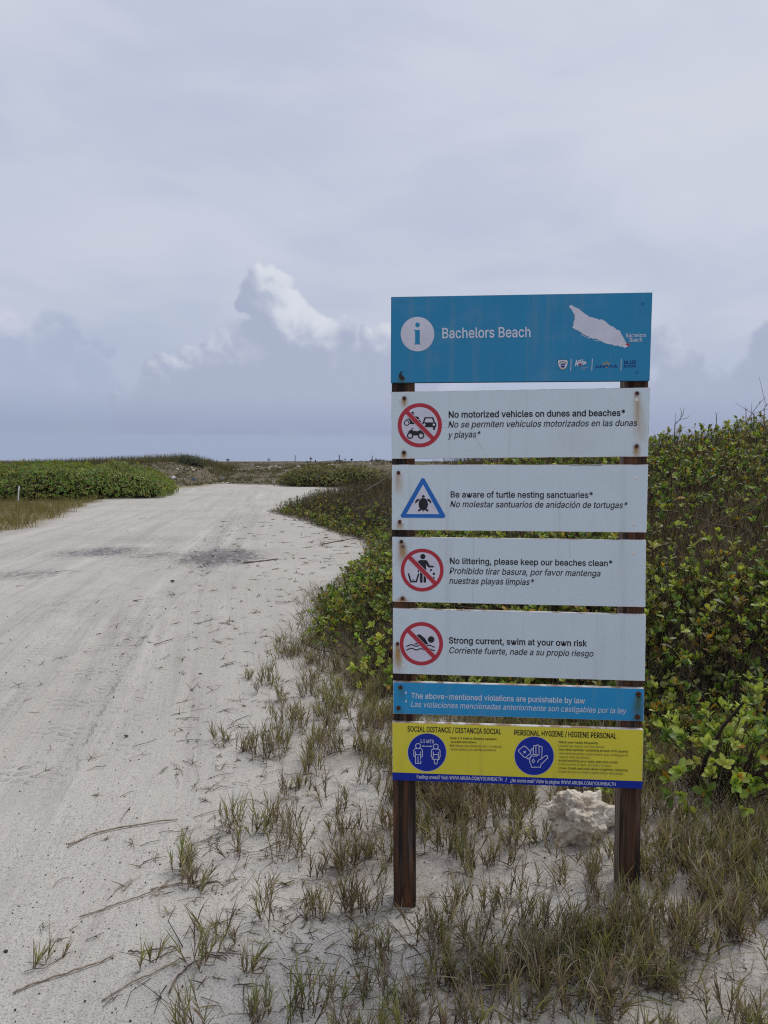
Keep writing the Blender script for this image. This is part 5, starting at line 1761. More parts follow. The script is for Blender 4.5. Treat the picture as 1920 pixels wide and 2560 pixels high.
def dome_bush(name, label, cx, cy, rx, ry, h, n, pal, leaf, group=None, twigpal=TWIG, k=5, warm=0.06, ragged=0.12):
    """a broad mound of a bush on the ground"""
    base = (cx, cy, zt(cx, cy))
    r = empty(name, base)
    tag(r, label, 'bush', group)
    a = rng.uniform(0, 2 * np.pi, n)
    q = np.sqrt(rng.random(n))
    edge = 1 + 0.22 * (vnoise(a * 2.2 + cx, a * 0 + cy) - 0.5) * 2 * (q > 0.6)
    x, y = q * np.cos(a) * rx * edge, q * np.sin(a) * ry * edge
    top = h * (np.maximum(0.0, 1 - q ** 4.0)) ** 0.6
    top = top * (1 + 0.75 * fbm(x * 0.8 + cx, y * 0.8, 4)) + 0.12
    hh = top * (1 - 0.85 * rng.random(n) ** 2.2)
    gz = terrain(cx + x, cy + y) - base[2]
    tip = np.column_stack([x, y, gz + hh])
    out = nrm(np.column_stack([x / rx, y / ry, np.full(n, 0.8)]) + rng.normal(0, 0.35, (n, 3)))
    lv, sv = Veg(), Veg()
    lv.rosettes(tip, out, k, rng.uniform(*leaf, n), pick(pal, n, 0.22), False, (20, 80), warm)
    m = n // 2
    a0 = np.column_stack([x[:m] * 0.82, y[:m] * 0.82, gz[:m] - 0.02])
    sv.twigs(a0, tip[:m] - out[:m] * 0.04, 0.010, 0.005, pick(twigpal, m))
    m2 = n // 3
    sv.blades(tip[-m2:], rdir(m2, 1, 0.3), rng.uniform(0.06, 0.22, m2), np.full(m2, 0.012), pick(BROWN + DULL, m2), 0.1, 1)
    link('branches', sv.mesh('branches'), r, [BARK])
    link('foliage', lv.mesh('foliage'), r, [LEAF])
    return r


FARG = [(0.15, 0.25, 0.040), (0.19, 0.29, 0.046), (0.25, 0.33, 0.060), (0.105, 0.18, 0.036), (0.24, 0.22, 0.065)]
dome_bush('dune_bush', 'wide dark green bush left of the track at the bend', -14.95, 33.4, 5.3, 4.6, 1.34, 13000, FARG, (0.07, 0.125))
dome_bush('dune_bush', 'long low green bush at the left edge of the photo behind the short grass', -20.5, 33.5, 4.5, 3.6, 1.0, 4200, FARG, (0.07, 0.12))
dome_bush('dune_bush', 'green bush among the grave markers on the far dune', -3.6, 47.5, 3.6, 2.4, 1.05, 3200, [(0.19, 0.235, 0.060), (0.15, 0.18, 0.050), (0.25, 0.27, 0.07), (0.18, 0.15, 0.08), (0.14, 0.12, 0.065)], (0.09, 0.15))
dome_bush('dune_bush', 'grey green rounded bush high on the far left dune', -15.6, 57.5, 1.1, 0.9, 0.55, 900, [(0.13, 0.165, 0.105), (0.17, 0.20, 0.13), (0.10, 0.13, 0.09)], (0.05, 0.09), warm=0.0)


# ------------------------------------------------------------------ grasses
def tuft_arrays(V, P, nst, hmin, hmax, green, dry, wd=1.0, seg=3):
    """upright culms, each with fans of short pointed blades near its top"""
    N = len(P)
    idx = np.repeat(np.arange(N), nst)
    n = len(idx)
    lean_c = rng.normal(0, 0.10, (N, 2))
    d = np.column_stack([rng.normal(0, 0.20, n) + lean_c[idx, 0], rng.normal(0, 0.20, n) + lean_c[idx, 1], np.ones(n)])
    d = nrm(d)
    hh = rng.uniform(hmin, hmax, N)[idx] * rng.uniform(0.45, 1.05, n)
    base = P[idx] + np.column_stack([rng.normal(0, 0.028, n), rng.normal(0, 0.028, n), np.full(n, -0.01)])
    gfac = np.clip(green[idx] + rng.normal(0, 0.18, n), 0, 1)[:, None]
    dfac = (rng.random(n) < dry[idx])[:, None]
    dark = pick([(0.115, 0.085, 0.068), (0.165, 0.120, 0.092), (0.105, 0.092, 0.056), (0.21, 0.16, 0.12)], n)
    tipc = pick([(0.25, 0.285, 0.078), (0.32, 0.335, 0.098), (0.19, 0.220, 0.066), (0.38, 0.36, 0.14)], n)
    tipc = tipc * gfac + pick(BROWN, n) * (1 - gfac)
    tipc = np.where(dfac, pick([(0.29, 0.240, 0.180), (0.38, 0.325, 0.26), (0.20, 0.155, 0.12)], n), tipc)
    end = V.blades(base, d, hh, np.full(n, 0.0030 * wd), dark, 0.12, 3, tipcol=dark * 0.5 + tipc * 0.5)
    # fans
    B = 11
    for k in range(B):
        t_ = 0.18 + 0.82 * (k + rng.uniform(0, 0.8, n)) / B
        p = base + (end - base) * np.minimum(t_, 1)[:, None]
        az_ = rng.uniform(0, 6.28, n)
        az_ = np.where(k % 2 == 0, az_, az_ + 3.14)
        sp = rng.uniform(0.18, 0.62, n)
        dd = d + np.column_stack([np.cos(az_) * sp, np.sin(az_) * sp, rng.uniform(-0.1, 0.2, n)])
        L = rng.uniform(0.035, 0.095, n) * np.interp(t_, [0.2, 1], [0.8, 1.05]) * wd ** 0.3
        low = np.interp(t_, [0.25, 0.6], [0.0, 1.0])[:, None]
        c = dark * (1 - low) * 1.3 + tipc * low
        c = c * rng.uniform(0.75, 1.25, (n, 1))
        old = (rng.random(n) < 0.20)[:, None]
        c = np.where(old, pick([(0.30, 0.255, 0.205), (0.40, 0.36, 0.30), (0.17, 0.13, 0.10)], n), c)
        dr = np.where(old[:, 0], rng.uniform(0.8, 2.2, n), rng.uniform(0.0, 0.7, n))
        V.blades(p, dd, L, np.full(n, 0.0036 * wd), c, dr, seg)
    # crumpled dry litter at the foot
    m = rng.random(n) < 0.95
    q = m.sum()
    V.blades(base[m] + np.column_stack([np.zeros(q), np.zeros(q), np.full(q, 0.012)]), rdir(q, 0.35, 0.8), rng.uniform(0.05, 0.14, q), np.full(q, 0.0032 * wd), pick(BROWN + [(0.22, 0.18, 0.14)], q), rng.uniform(0.3, 1.2, q), 2)


EDGE_PX = [(440, 2420), (425, 2212), (395, 2060), (410, 1900), (480, 1770), (505, 1660), (560, 1560), (560, 1480), (610, 1400), (690, 1330), (700, 1250)]
EDGE_G = [flat_hit(*K(p)) for p in EDGE_PX]


def grass_left_edge(y):
    ys = [p[1] for p in EDGE_G]; xs = [p[0] for p in EDGE_G]
    return np.interp(y, ys, xs)


def build_grass():
    V = Veg()
    n = 13500
    x = rng.uniform(-1.6, 4.2, n); y = rng.uniform(1.35, 6.8, n)
    s = x - grass_left_edge(y)
    clump = fbm(x * 2.6 + 8, y * 2.6, 3) + 0.5
    th = poly_dist(x, y, THICKET)
    dens = np.clip(0.02 + 0.62 * sstep(-0.10, 1.1, s), 0, 1) * np.clip(0.18 + 2.0 * (clump - 0.30), 0.10, 1.0)
    dens = np.where(s < -0.12, 0, dens)
    dens = dens * np.where(th > 0.7, 0.25, 1) * np.where((y > 5) & (x < -0.3), 0.55, 1)
    # the open sand round the left post and the strip in front of the rock
    dens *= 1 - 0.45 * np.exp(-((x + 0.24) / 0.22) ** 2 - ((y - 2.7) / 0.40) ** 2)
    dens *= 1 - 0.6 * np.exp(-((x - 0.75) / 0.22) ** 2 - ((y - 2.95) / 0.22) ** 2)
    dens *= 1 - 0.6 * np.exp(-((x - 1.25) / 0.18) ** 2 - ((y - 2.1) / 0.25) ** 2)
    dens *= 1 - 0.85 * np.exp(-((x - 0.80) / 0.24) ** 2 - ((y - 3.05) / 0.40) ** 2)      # bare sand before the rock
    dens = np.maximum(dens, 0.055 * sstep(-0.12, 0.10, s) * sstep(0.9, 0.3, s))
    dens *= np.where(x < 0.1, np.interp(s, [0.0, 0.35, 0.8], [0.45, 0.6, 0.85]), 1.0)
    keep = (rng.random(n) < dens * 0.95) & (np.hypot(x, y) > 1.25)
    x, y, s, th = x[keep], y[keep], s[keep], th[keep]
    for a, b in ((SBASE.x - 0.43, SBASE.y + 0.05), (SBASE.x + 0.43, SBASE.y)):       # not inside the posts
        k = np.hypot(x - a, y - b) > 0.085
        x, y, s, th = x[k], y[k], s[k], th[k]
    P = np.column_stack([x, y, terrain(x, y)])
    N = len(P)
    green = np.clip(0.50 + 0.9 * fbm(x * 1.2, y * 1.2 + 3, 2) + rng.normal(0, 0.15, N), 0.05, 1)
    dry = np.clip(0.34 + 0.5 * sstep(1.0, 2.2, x) * sstep(2.2, 3.6, y) + 0.5 * fbm(x * 1.5 + 9, y * 1.5, 2), 0.05, 0.75)
    groups = rng.integers(0, 4, N)
    for gk, nst in enumerate((3, 5, 7, 11)):
        m = groups == gk
        tuft_arrays(V, P[m], nst, 0.065, 0.170, green[m], dry[m])
    # longer straw along the foot of the thicket
    n = 5000
    x = rng.uniform(-1.2, 5.5, n); y = rng.uniform(2.6, 9.0, n)
    th = poly_dist(x, y, THICKET)
    k = (th > -0.45) & (th < 0.35) & (rng.random(n) < np.where(x > 0.5, 0.55, 0.75))
    x, y = x[k], y[k]
    P = np.column_stack([x, y, terrain(x, y)])
    N = len(P)
    for rep in range(6):
        c = pick(STRAW + BROWN, N, 0.2)
        gr = rng.random(N) < 0.28
        c = np.where(gr[:, None], pick(DULL, N), c)
        V.blades(P + np.column_stack([rng.normal(0, .03, N), rng.normal(0, .03, N), np.zeros(N)]), rdir(N, 1.0, 0.55), rng.uniform(0.08, 0.26, N), np.full(N, 0.0034), c, rng.uniform(0.2, 1.7, N), 4)
    # a swept mat of dry grass right of the sign
    g0 = on_ground(1230, 2080)
    n = 420
    a = np.column_stack([rng.normal(g0.x, 0.24, n), rng.normal(g0.y, 0.10, n), np.zeros(n)])
    a[:, 2] = terrain(a[:, 0], a[:, 1])
    V.blades(a, rdir(n, 0.7, 0.7), rng.uniform(0.10, 0.26, n), np.full(n, 0.0036), pick(STRAW + DULL + [(0.15, 0.17, 0.055)], n), rng.uniform(0.3, 1.6, n), 4)
    o = link('dune_grass', V.mesh('dune_grass'), None, [BLADE])
    tag(o, 'wiry green and brown dune grass growing in the sand round the sign', 'grass', None, 'stuff')


build_grass()

TUFTS = [  # photo place, stalks, height, greenness, label
    ((410, 1888), 16, 0.13, 0.75, 'low spreading grass tuft on open sand below the long dry stalk'),
    ((505, 1800), 9, 0.17, 0.55, 'upright grass tuft at the outer edge of the grass, behind the low spreading tuft'),
    ((575, 1640), 20, 0.20, 0.45, 'thick upright clump of brown green grass beside the track, left of the yellow panel'),
    ((468, 1600), 7, 0.09, 0.5, 'tiny creeping grass tuft farthest out on the sand beside the thick clump'),
    ((430, 2095), 8, 0.15, 0.6, 'narrow grass tuft on bare sand at the end of the curved runner'),
    ((332, 2085), 3, 0.10, 0.7, 'three bladed green grass shoot alone on the sand'),
    ((545, 2085), 5, 0.08, 0.8, 'short green shoot on the sand inside the loop of tufts'),
    ((450, 2222), 9, 0.16, 0.6, 'dark grass tuft cut by the bottom edge of the photo'),
    ((610, 1850), 14, 0.22, 0.35, 'tall dark brown grass clump on pale sand left of the left sign post'),
    ((680, 1640), 16, 0.22, 0.35, 'dense brown clump between the track and the shrub with yellow green leaves'),
    ((545, 1470), 6, 0.08, 0.5, 'flat runner tuft on the sand near the shrub with the bare stem'),
    ((700, 1180), 6, 0.14, 0.5, 'small flat tuft on the pale sand at the edge of the thicket'),
    ((115, 2110), 4, 0.06, 0.6, 'small sprig on the lowest left runner'),
    ((620, 2200), 12, 0.18, 0.5, 'olive grass tuft at the bottom of the photo left of centre'),
]
for p, ns, h, gr, lab in TUFTS:
    g = on_ground(*p)
    V = Veg()
    m = 1 if ns < 12 else ns // 6
    pp = np.column_stack([rng.normal(0, 0.03, m), rng.normal(0, 0.03, m), np.zeros(m)])
    tuft_arrays(V, pp, max(3, ns // m), h * 0.85, h * 1.15, np.full(m, gr), np.full(m, 0.15))
    o = link('grass_tuft', V.mesh('grass_tuft'), None, [BLADE])
    o.location = g
    tag(o, lab, 'grass tuft', 'separate grass tufts on the sand')


def field(name, label, xs, ys, n, hmin, hmax, wd, pal, keep, blades=5, spread=0.35, droop=0.4):
    x = rng.uniform(*xs, n); y = rng.uniform(*ys, n)
    k = keep(x, y)
    x, y = x[k], y[k]
    P = np.column_stack([x, y, terrain(x, y)])
    N = len(P)
    V = Veg()
    tone = pick(pal, N, 0.2) * (1 + 0.7 * fbm(x * 0.35 + 1, y * 0.35, 3))[:, None]
    for b_ in range(blades):
        q = P + np.column_stack([rng.normal(0, hmax * 0.25, N), rng.normal(0, hmax * 0.25, N), np.full(N, -0.02)])
        V.blades(q, rdir(N, 1.0, spread), rng.uniform(hmin, hmax, N), np.full(N, wd), tone * rng.uniform(0.7, 1.3, (N, 1)), rng.uniform(0, droop, N), 2)
    o = link(name, V.mesh(name), None, [BLADE])
    tag(o, label, 'grass', None, 'stuff')
    return o


pl = lambda y: np.interp(y, [15, 16.5, 17.6, 21.4, 28.7, 33], [-8.9, -8.9, -8.8, -9.5, -11.6, -12])
field('short_grass', 'olive short grass at the left side of the track', (-24, -8), (14, 31), 9000, 0.12, 0.34, 0.012,
      [(0.205, 0.185, 0.070), (0.17, 0.155, 0.060), (0.24, 0.205, 0.090), (0.13, 0.125, 0.048), (0.20, 0.15, 0.085)],
      lambda x, y: (x < pl(y) - 0.25 + 0.9 * fbm(x, y, 3)) & (x > -20 - (y - 14) * 0.3), 5)
field('reed_grass', 'dark tall grass on the mound behind the left bushes', (-50, -12.0), (46, 68), 16000, 0.35, 0.80, 0.035,
      [(0.130, 0.135, 0.068), (0.160, 0.135, 0.085), (0.105, 0.105, 0.058), (0.150, 0.150, 0.072), (0.140, 0.115, 0.082)],
      lambda x, y: (x < -13.6 + 0.8 * fbm(x, y, 2)) & ((y > 57.5) | (x < -20)) & (x > -y * 0.62), 3, 0.22, 0.3)
field('heath', 'low brown and olive ground plants covering the far dune', (-24, 8), (40, 86), 24000, 0.03, 0.12, 0.045,
      [(0.150, 0.120, 0.088), (0.175, 0.135, 0.100), (0.120, 0.110, 0.070), (0.20, 0.160, 0.120), (0.11, 0.090, 0.068), (0.13, 0.13, 0.072)],
      lambda x, y: (y > back_base(x) + 0.4 + 1.5 * fbm(x * 0.5, y * 0.5, 3)) & (np.abs(x) < y * 0.45), 3, 0.6, 0.5)
field('tall_heath', 'taller dark tufts along the foot of the far dune', (-26, 6), (40, 70), 7000, 0.10, 0.30, 0.04,
      [(0.115, 0.115, 0.055), (0.14, 0.115, 0.072), (0.09, 0.085, 0.05), (0.12, 0.13, 0.058)],
      lambda x, y: ((y > back_base(x) + 1.5) & (fbm(x * 0.4, y * 0.4, 3) > 0.03)) | ((x < -12.6) & (y > 47) & (y < 60)), 6, 0.5, 0.4)

# ------------------------------------------------------------------ rocks
ROCKM, t, b = principled('limestone', rough=0.9, spec=0.15)
P = t.coord('Object')
n1 = t.noise(P, 9, 6, 0.62)
n2 = t.noise(P, 40, 4, 0.6)
pit = t.vor(t.mapping(P, scale=(1, 1, 1.2)), 26, 'SMOOTH_F1')
c = t.mix(t.ramp(n1, 0.32, 0.66), (0.42, 0.35, 0.26), (0.76, 0.69, 0.58))
c = t.mix(t.ramp(n2, 0.55, 0.75, 0, 0.6), c, (0.24, 0.19, 0.145))
c = t.mix(t.mul(t.ramp(pit, 0.22, 0.08), 0.55), c, (0.20, 0.155, 0.115))
t.put(b.inputs['Base Color'], c)
t.put(b.inputs['Normal'], t.bump(t.add(t.add(n1, t.mul(n2, 0.5)), t.mul(t.ramp(pit, 0.0, 0.3), 0.5)), 0.8, 0.02))


def rock_mesh(name, size, seed, rough=0.35, sub=4, holes=(), lumps=()):
    bm = bmesh.new()
    bmesh.ops.create_icosphere(bm, subdivisions=sub, radius=1.0)
    off = Vector((seed * 3.7, seed * 1.3, seed * 2.1))
    for v in bm.verts:
        d = v.co.normalized()
        k = 1 + rough * (mnoise.fractal(d * 1.3 + off, 0.9, 2.0, 5) * 0.9)
        k += rough * 0.5 * (0.45 - mnoise.voronoi(d * 2.6 + off)[0][0])
        k += rough * 0.16 * mnoise.fractal(d * 7 + off, 0.8, 2.0, 4)
        for ld, la, lr in lumps:
            k += la * max(0.0, 1 - (d - Vector(ld).normalized()).length / lr) ** 1.3
        for hd, ha, hr in holes:
            q = (d - Vector(hd).normalized()).length / hr
            if q < 1:
                k -= ha * (1 - q * q)
        v.co = Vector((d.x * size[0], d.y * size[1], d.z * size[2])) * k
    me = bpy.data.meshes.new(name)
    bm.to_mesh(me)
    bm.free()
    me.polygons.foreach_set('use_smooth', [True] * len(me.polygons))
    return me


g = on_ground(1255, 1800)
rk = link('limestone_rock', rock_mesh('limestone_rock', (0.135, 0.100, 0.108), 3, 0.40, 6,
          holes=[((0.62, -0.6, -0.45), 0.55, 0.42), ((-0.05, -0.9, -0.35), 0.22, 0.3), ((0.05, -0.4, 0.95), 0.30, 0.30), ((0.15, -0.9, 0.25), 0.10, 0.3)],
          lumps=[((-0.60, -0.2, 0.90), 0.75, 0.50), ((0.85, -0.1, 0.30), 0.40, 0.5), ((0.35, 0.1, 0.85), 0.35, 0.22), ((0.1, -0.5, -0.7), 0.25, 0.6)]), None, [ROCKM])
rk.location = g + Vector((0, 0, 0.070))
rk.rotation_euler = (0.05, 0.20, 0.1)
tag(rk, 'pitted pale limestone rock standing in the grass between the two sign posts', 'rock')

# ------------------------------------------------------------------ sticks and litter on the sand
STICKM, t, b = principled('dry_stick', rough=0.85, spec=0.15)
n1 = t.noise(t.mapping(t.coord('Object'), scale=(8, 8, 8)), 6, 4)
t.put(b.inputs['Base Color'], t.mix(t.ramp(n1, 0.35, 0.65), (0.20, 0.155, 0.11), (0.36, 0.30, 0.225)))
DARKSTICK, t, b = principled('dark_stick', rough=0.85, spec=0.15)
n1 = t.noise(t.coord('Object'), 30, 4)
t.put(b.inputs['Base Color'], t.mix(t.ramp(n1, 0.35, 0.65), (0.07, 0.052, 0.042), (0.19, 0.145, 0.105)))


def tube_mesh(name, pts, r0, r1, n=7, wob=0.0, seed=0, branches=()):
    rr = random.Random(seed)
    bm = bmesh.new()

    def one(pts, r0, r1):
        rings = []
        m = len(pts)
        for i, p in enumerate(pts):
            d = (pts[min(i + 1, m - 1)] - pts[max(i - 1, 0)]).normalized()
            u = d.orthogonal().normalized(); v = d.cross(u)
            r = (r0 + (r1 - r0) * i / (m - 1)) * rr.uniform(0.9, 1.12)
            rings.append([bm.verts.new(p + (u * math.cos(2 * math.pi * k / n) + v * math.sin(2 * math.pi * k / n)) * r) for k in range(n)])
        for a, b_ in zip(rings, rings[1:]):
            for k in range(n):
                bm.faces.new((a[k], a[(k + 1) % n], b_[(k + 1) % n], b_[k]))
        bm.faces.new(rings[0][::-1]); bm.faces.new(rings[-1])
    one(pts, r0, r1)
    for bp in branches:
        one(*bp)
    me = bpy.data.meshes.new(name)
    bm.to_mesh(me)
    bm.free()
    me.polygons.foreach_set('use_smooth', [True] * len(me.polygons))
    return me


def smooth_path(pts, n):
    out = []
    m = len(pts)
    for i in range(n):
        t_ = i / (n - 1) * (m - 1)
        k = min(int(t_), m - 2)
        f = t_ - k
        p0, p1, p2, p3 = pts[max(k - 1, 0)], pts[k], pts[k + 1], pts[min(k + 2, m - 1)]
        out.append(0.5 * ((2 * p1) + (p2 - p0) * f + (2 * p0 - 5 * p1 + 4 * p2 - p3) * f * f + (3 * p1 - p0 - 3 * p2 + p3) * f ** 3))
    return out


def lying(name, label, cat, pix, r0, r1, mat, lift=0.006, group=None, seed=0):
    pts = [on_ground(*p) for p in pix]
    o0 = pts[0].copy()
    pts = smooth_path(pts, 4 * len(pix))
    rr = random.Random(seed)
    pts = [Vector((p.x, p.y, zt(p.x, p.y) + lift + rr.uniform(-0.002, 0.004))) - o0 for p in pts]
    o = link(name, tube_mesh(name, pts, r0, r1, seed=seed), None, [mat])
    o.location = o0
    tag(o, label, cat, group)
    return o


lying('dry_stick', 'long pale dry stalk lying alone on the sand of the track', 'stick', [(148, 1830), (200, 1808), (262, 1792), (330, 1781), (384, 1776)], 0.0042, 0.0028, STICKM, 0.008, seed=2)
lying('grass_runner', 'pale runner stem lying lowest in the bottom left corner', 'runner', [(28, 2155), (80, 2132), (150, 2110), (210, 2090), (240, 2072), (245, 2068)], 0.0032, 0.0022, STICKM, seed=3)
lying('grass_runner', 'thin pale runner reaching from the curved dark runner to lower left', 'runner', [(220, 2168), (270, 2138), (330, 2110), (380, 2085), (412, 2074)], 0.0026, 0.0018, STICKM, seed=4)
lying('grass_runner', 'dark runner curving out of the narrow tuft on bare sand', 'runner', [(365, 2152), (385, 2120), (415, 2088), (450, 2072), (478, 2070), (490, 2080)], 0.003, 0.002, DARKSTICK, seed=5)
lying('grass_runner', 'long grey runner below the low spreading tuft', 'runner', [(172, 1988), (230, 1968), (290, 1945), (340, 1928), (372, 1905), (405, 1890)], 0.0026, 0.0018, STICKM, seed=6)
lying('grass_runner', 'short grey runner between the long runner and the grass', 'runner', [(325, 1925), (370, 1918), (420, 1908), (450, 1902)], 0.003, 0.002, STICKM, seed=7)
lying('grass_runner', 'faint straight runner beside the three bladed shoot', 'runner', [(278, 2062), (310, 2065), (345, 2058), (385, 2050)], 0.003, 0.002, DARKSTICK, seed=8)
lying('dark_stick', 'dark straight stick on the sand right of the stained patch', 'stick', [(527, 1217), (560, 1214), (600, 1208)], 0.013, 0.008, DARKSTICK, 0.01, seed=9)
lying('grass_runner', 'dark runner with flat leaves crossing pale sand below the thicket edge', 'runner', [(700, 1176), (730, 1170), (765, 1164), (800, 1162)], 0.010, 0.006, DARKSTICK, 0.01, seed=10)
lying('dark_stick', 'dark twig on the track under the far end of the wheel marks', 'stick', [(195, 1380), (205, 1374), (218, 1370)], 0.006, 0.004, DARKSTICK, seed=11)
lying('dark_stick', 'short twig in the middle of the track right of the wheel marks', 'stick', [(333, 1394), (350, 1389), (374, 1382)], 0.004, 0.003, DARKSTICK, seed=12)
lying('dark_stick', 'thick short twig at the far end of the track by the dune foot', 'stick', [(495, 1044), (510, 1043), (530, 1044)], 0.05, 0.03, DARKSTICK, 0.03, seed=13)
CL, t, b = principled('earth_clod', (0.10, 0.085, 0.075), 0.95, 0.1)
g = on_ground(433, 1456 * 0.86 + 3)
g = on_ground(433, 1456)
for (p, sz, lab) in (((433, 1457), 0.010, 'small dark clod on the sand right of the wheel marks'), ((373, 1256), 0.022, 'dark clod of dried weed in the middle of the track'), ((273, 1592), 0.009, 'small dark lump on the open sand left of the grass')):
    g = on_ground(*p)
    o = link('dark_clod', rock_mesh('dark_clod', (sz * 1.3, sz, sz * 0.6), sz * 100, 0.5, 3), None, [CL])
    o.location = g + Vector((0, 0, sz * 0.3))
    tag(o, lab, 'clod')


def build_litter():
    V = Veg()
    spots = []
    for (cx, cy, sx, sy, n) in ((660, 1260, 110, 70, 110), (560, 1330, 120, 60, 45), (520, 1500, 120, 110, 80), (300, 1400, 250, 120, 40), (740, 1160, 60, 25, 80), (650, 1120, 60, 12, 45), (500, 1700, 120, 150, 110), (480, 1950, 110, 140, 60), (700, 1900, 160, 150, 160), (1000, 2050, 300, 120, 260), (150, 1700, 200, 300, 25), (620, 1180, 100, 40, 80)):
        for k in range(n):
            x, y = random.gauss(cx, sx), random.gauss(cy, sy)
            if y > 1090 and y < 2300:
                spots.append(flat_hit(*K((x, y))))
    P = np.array(spots)
    s = poly_dist(P[:, 0], P[:, 1], THICKET)
    P = P[(s < 0.1) & (np.hypot(P[:, 0], P[:, 1]) < 24) & (P[:, 0] > -8)]
    N = len(P)
    dist = np.hypot(P[:, 0], P[:, 1])
    a = rng.normal(0.35, 0.9, N)
    d = np.column_stack([np.cos(a), np.sin(a) * 1.2, np.zeros(N)])
    L = rng.uniform(0.03, 0.16, N) * np.interp(dist, [2, 5, 20], [0.7, 1.0, 1.6]) * np.where(rng.random(N) < 0.12, 2.0, 1)
    p0 = np.column_stack([P, terrain(P[:, 0], P[:, 1]) + 0.004])
    p1 = p0[:, :2] + d[:, :2] * L[:, None]
    p1 = np.column_stack([p1, terrain(p1[:, 0], p1[:, 1]) + 0.006])
    mid = (p0 + p1) / 2 + np.column_stack([rng.normal(0, 0.10, (N, 2)) * L[:, None], 0.004 + 0.05 * L * rng.random(N)])
    V.twigs(p0, p1, np.interp(dist, [2, 6, 20], [0.0013, 0.0020, 0.006]) * rng.uniform(0.6, 1.5, N), 0.001, pick(TWIG + BROWN + [(0.20, 0.15, 0.11)], N), mid=mid)
    # little flat runner leaves
    m = rng.random(N) < 0.5
    q = m.sum()
    for k in range(4):
        V.blades(p1[m] * 0.5 + p0[m] * 0.5, rdir(q, 0.30, 0.9), rng.uniform(0.02, 0.07, q) * np.interp(dist[m], [2, 20], [0.8, 2]), np.interp(dist[m], [2, 20], [0.003, 0.012]), pick(DULL + BROWN, q), 0.3, 2)
    o = link('twig_litter', V.mesh('twig_litter'), None, [BARK])
    tag(o, 'small dark twigs and runner bits scattered over the sand', 'litter', None, 'stuff')
    # grit: dark bits and pale shell crumbs
    n = 3000
    r = 1.7 * np.exp(rng.random(n) * math.log(9 / 1.7)); a = rng.uniform(-0.55, 0.5, n)
    x, y = r * np.sin(a), r * np.cos(a)
    k = poly_dist(x, y, THICKET) < 0.0
    x, y, r = x[k], y[k], r[k]
    n = len(x)
    sz = rng.uniform(0.0012, 0.0036, n) * np.interp(r, [1.7, 9], [0.8, 1.5]) * np.where(rng.random(n) < 0.04, 1.7, 1)
    cen = np.column_stack([x, y, terrain(x, y) + sz * 0.5])
    B = np.array([(-1, -1, -1), (1, -1, -1), (1, 1, -1), (-1, 1, -1), (-1, -1, 1), (1, -1, 1), (1, 1, 1), (-1, 1, 1)], float)
    jit = rng.uniform(0.35, 1.1, (n, 8, 1))
    Vv = (cen[:, None, :] + B[None] * jit * sz[:, None, None] * rng.uniform(0.6, 1.3, (n, 1, 3))).reshape(-1, 3)
    f = np.array([(0, 3, 2, 1), (4, 5, 6, 7), (0, 1, 5, 4), (1, 2, 6, 5), (2, 3, 7, 6), (3, 0, 4, 7)])
    F = (np.arange(n)[:, None, None] * 8 + f[None]).reshape(-1, 4)
    c = pick([(0.055, 0.045, 0.04), (0.09, 0.075, 0.06), (0.62, 0.58, 0.52), (0.30, 0.25, 0.2), (0.04, 0.035, 0.033)], n)
    o = link('sand_grit', quad_mesh('sand_grit', Vv, F, np.repeat(c, 8, 0)), None, [BARK])
    tag(o, 'dark crumbs and pale shell bits on the sand', 'grit', None, 'stuff')


build_litter()


# ------------------------------------------------------------------ bare branches standing out of the thicket
def bare_branch(label, rooted, D_, segs, r0, mat):
    """segs: polylines of photo pixels read at distance D_ from the viewer"""
    def at(p):
        r = ray(*p)
        return Vector((0, 0, EYE)) + r * (D_ / r.y)
    main = [at(p) for p in segs[0]]
    o0 = main[0].copy()
    root = Vector((o0.x, o0.y, zt(o0.x, o0.y)))
    main = ([root - Vector((0, 0, 0.05))] if rooted and root.z < o0.z - 0.02 else []) + main
    o0 = main[0].copy()
    rel = lambda L: [p - o0 for p in L]
    br = [(rel([at(p) for p in sgs]), r0 * 0.55, r0 * 0.2) for sgs in segs[1:]]
    o = link('bare_branch', tube_mesh('bare_branch', rel(main), r0, r0 * 0.3, 6, branches=br, seed=1), None, [mat])
    o.location = o0
    tag(o, label, 'branch', 'bare branches in the thicket')


ZB = lambda x, y: (1500 + x / 3.95, 760 + y / 3.95)
bare_branch('forked bare twig on the thicket skyline nearest the sign', True, 12.0, [[ZB(740, 1190), ZB(780, 1150), ZB(820, 1090), ZB(832, 1020)], [ZB(800, 1120), ZB(805, 1065), ZB(788, 1018)], [ZB(745, 1185), ZB(742, 1120), ZB(745, 1075)], [ZB(790, 1140), ZB(850, 1130), ZB(895, 1095)]], 0.009, DARKSTICK)
bare_branch('long thin bare stick leaning over the skyline at the right edge', True, 11.0, [[ZB(1405, 1290), ZB(1450, 1160), ZB(1500, 1080), ZB(1560, 1000), ZB(1635, 918)], [ZB(1575, 985), ZB(1583, 945)]], 0.009, DARKSTICK)
bare_branch('bushy bare twig top right of the long leaning stick', True, 10.8, [[ZB(1520, 1080), ZB(1600, 1055), ZB(1640, 1010), ZB(1672, 970)], [ZB(1610, 1050), ZB(1665, 1035)], [ZB(1640, 1012), ZB(1650, 975)]], 0.008, DARKSTICK)
bare_branch('small bare twig on the skyline left of the long leaning stick', True, 11.4, [[ZB(1442, 1095), ZB(1442, 1040), ZB(1438, 1010)], [ZB(1442, 1045), ZB(1465, 1030)], [ZB(1442, 1055), ZB(1428, 1035)], [ZB(1495, 1075), ZB(1497, 975)]], 0.007, DARKSTICK)
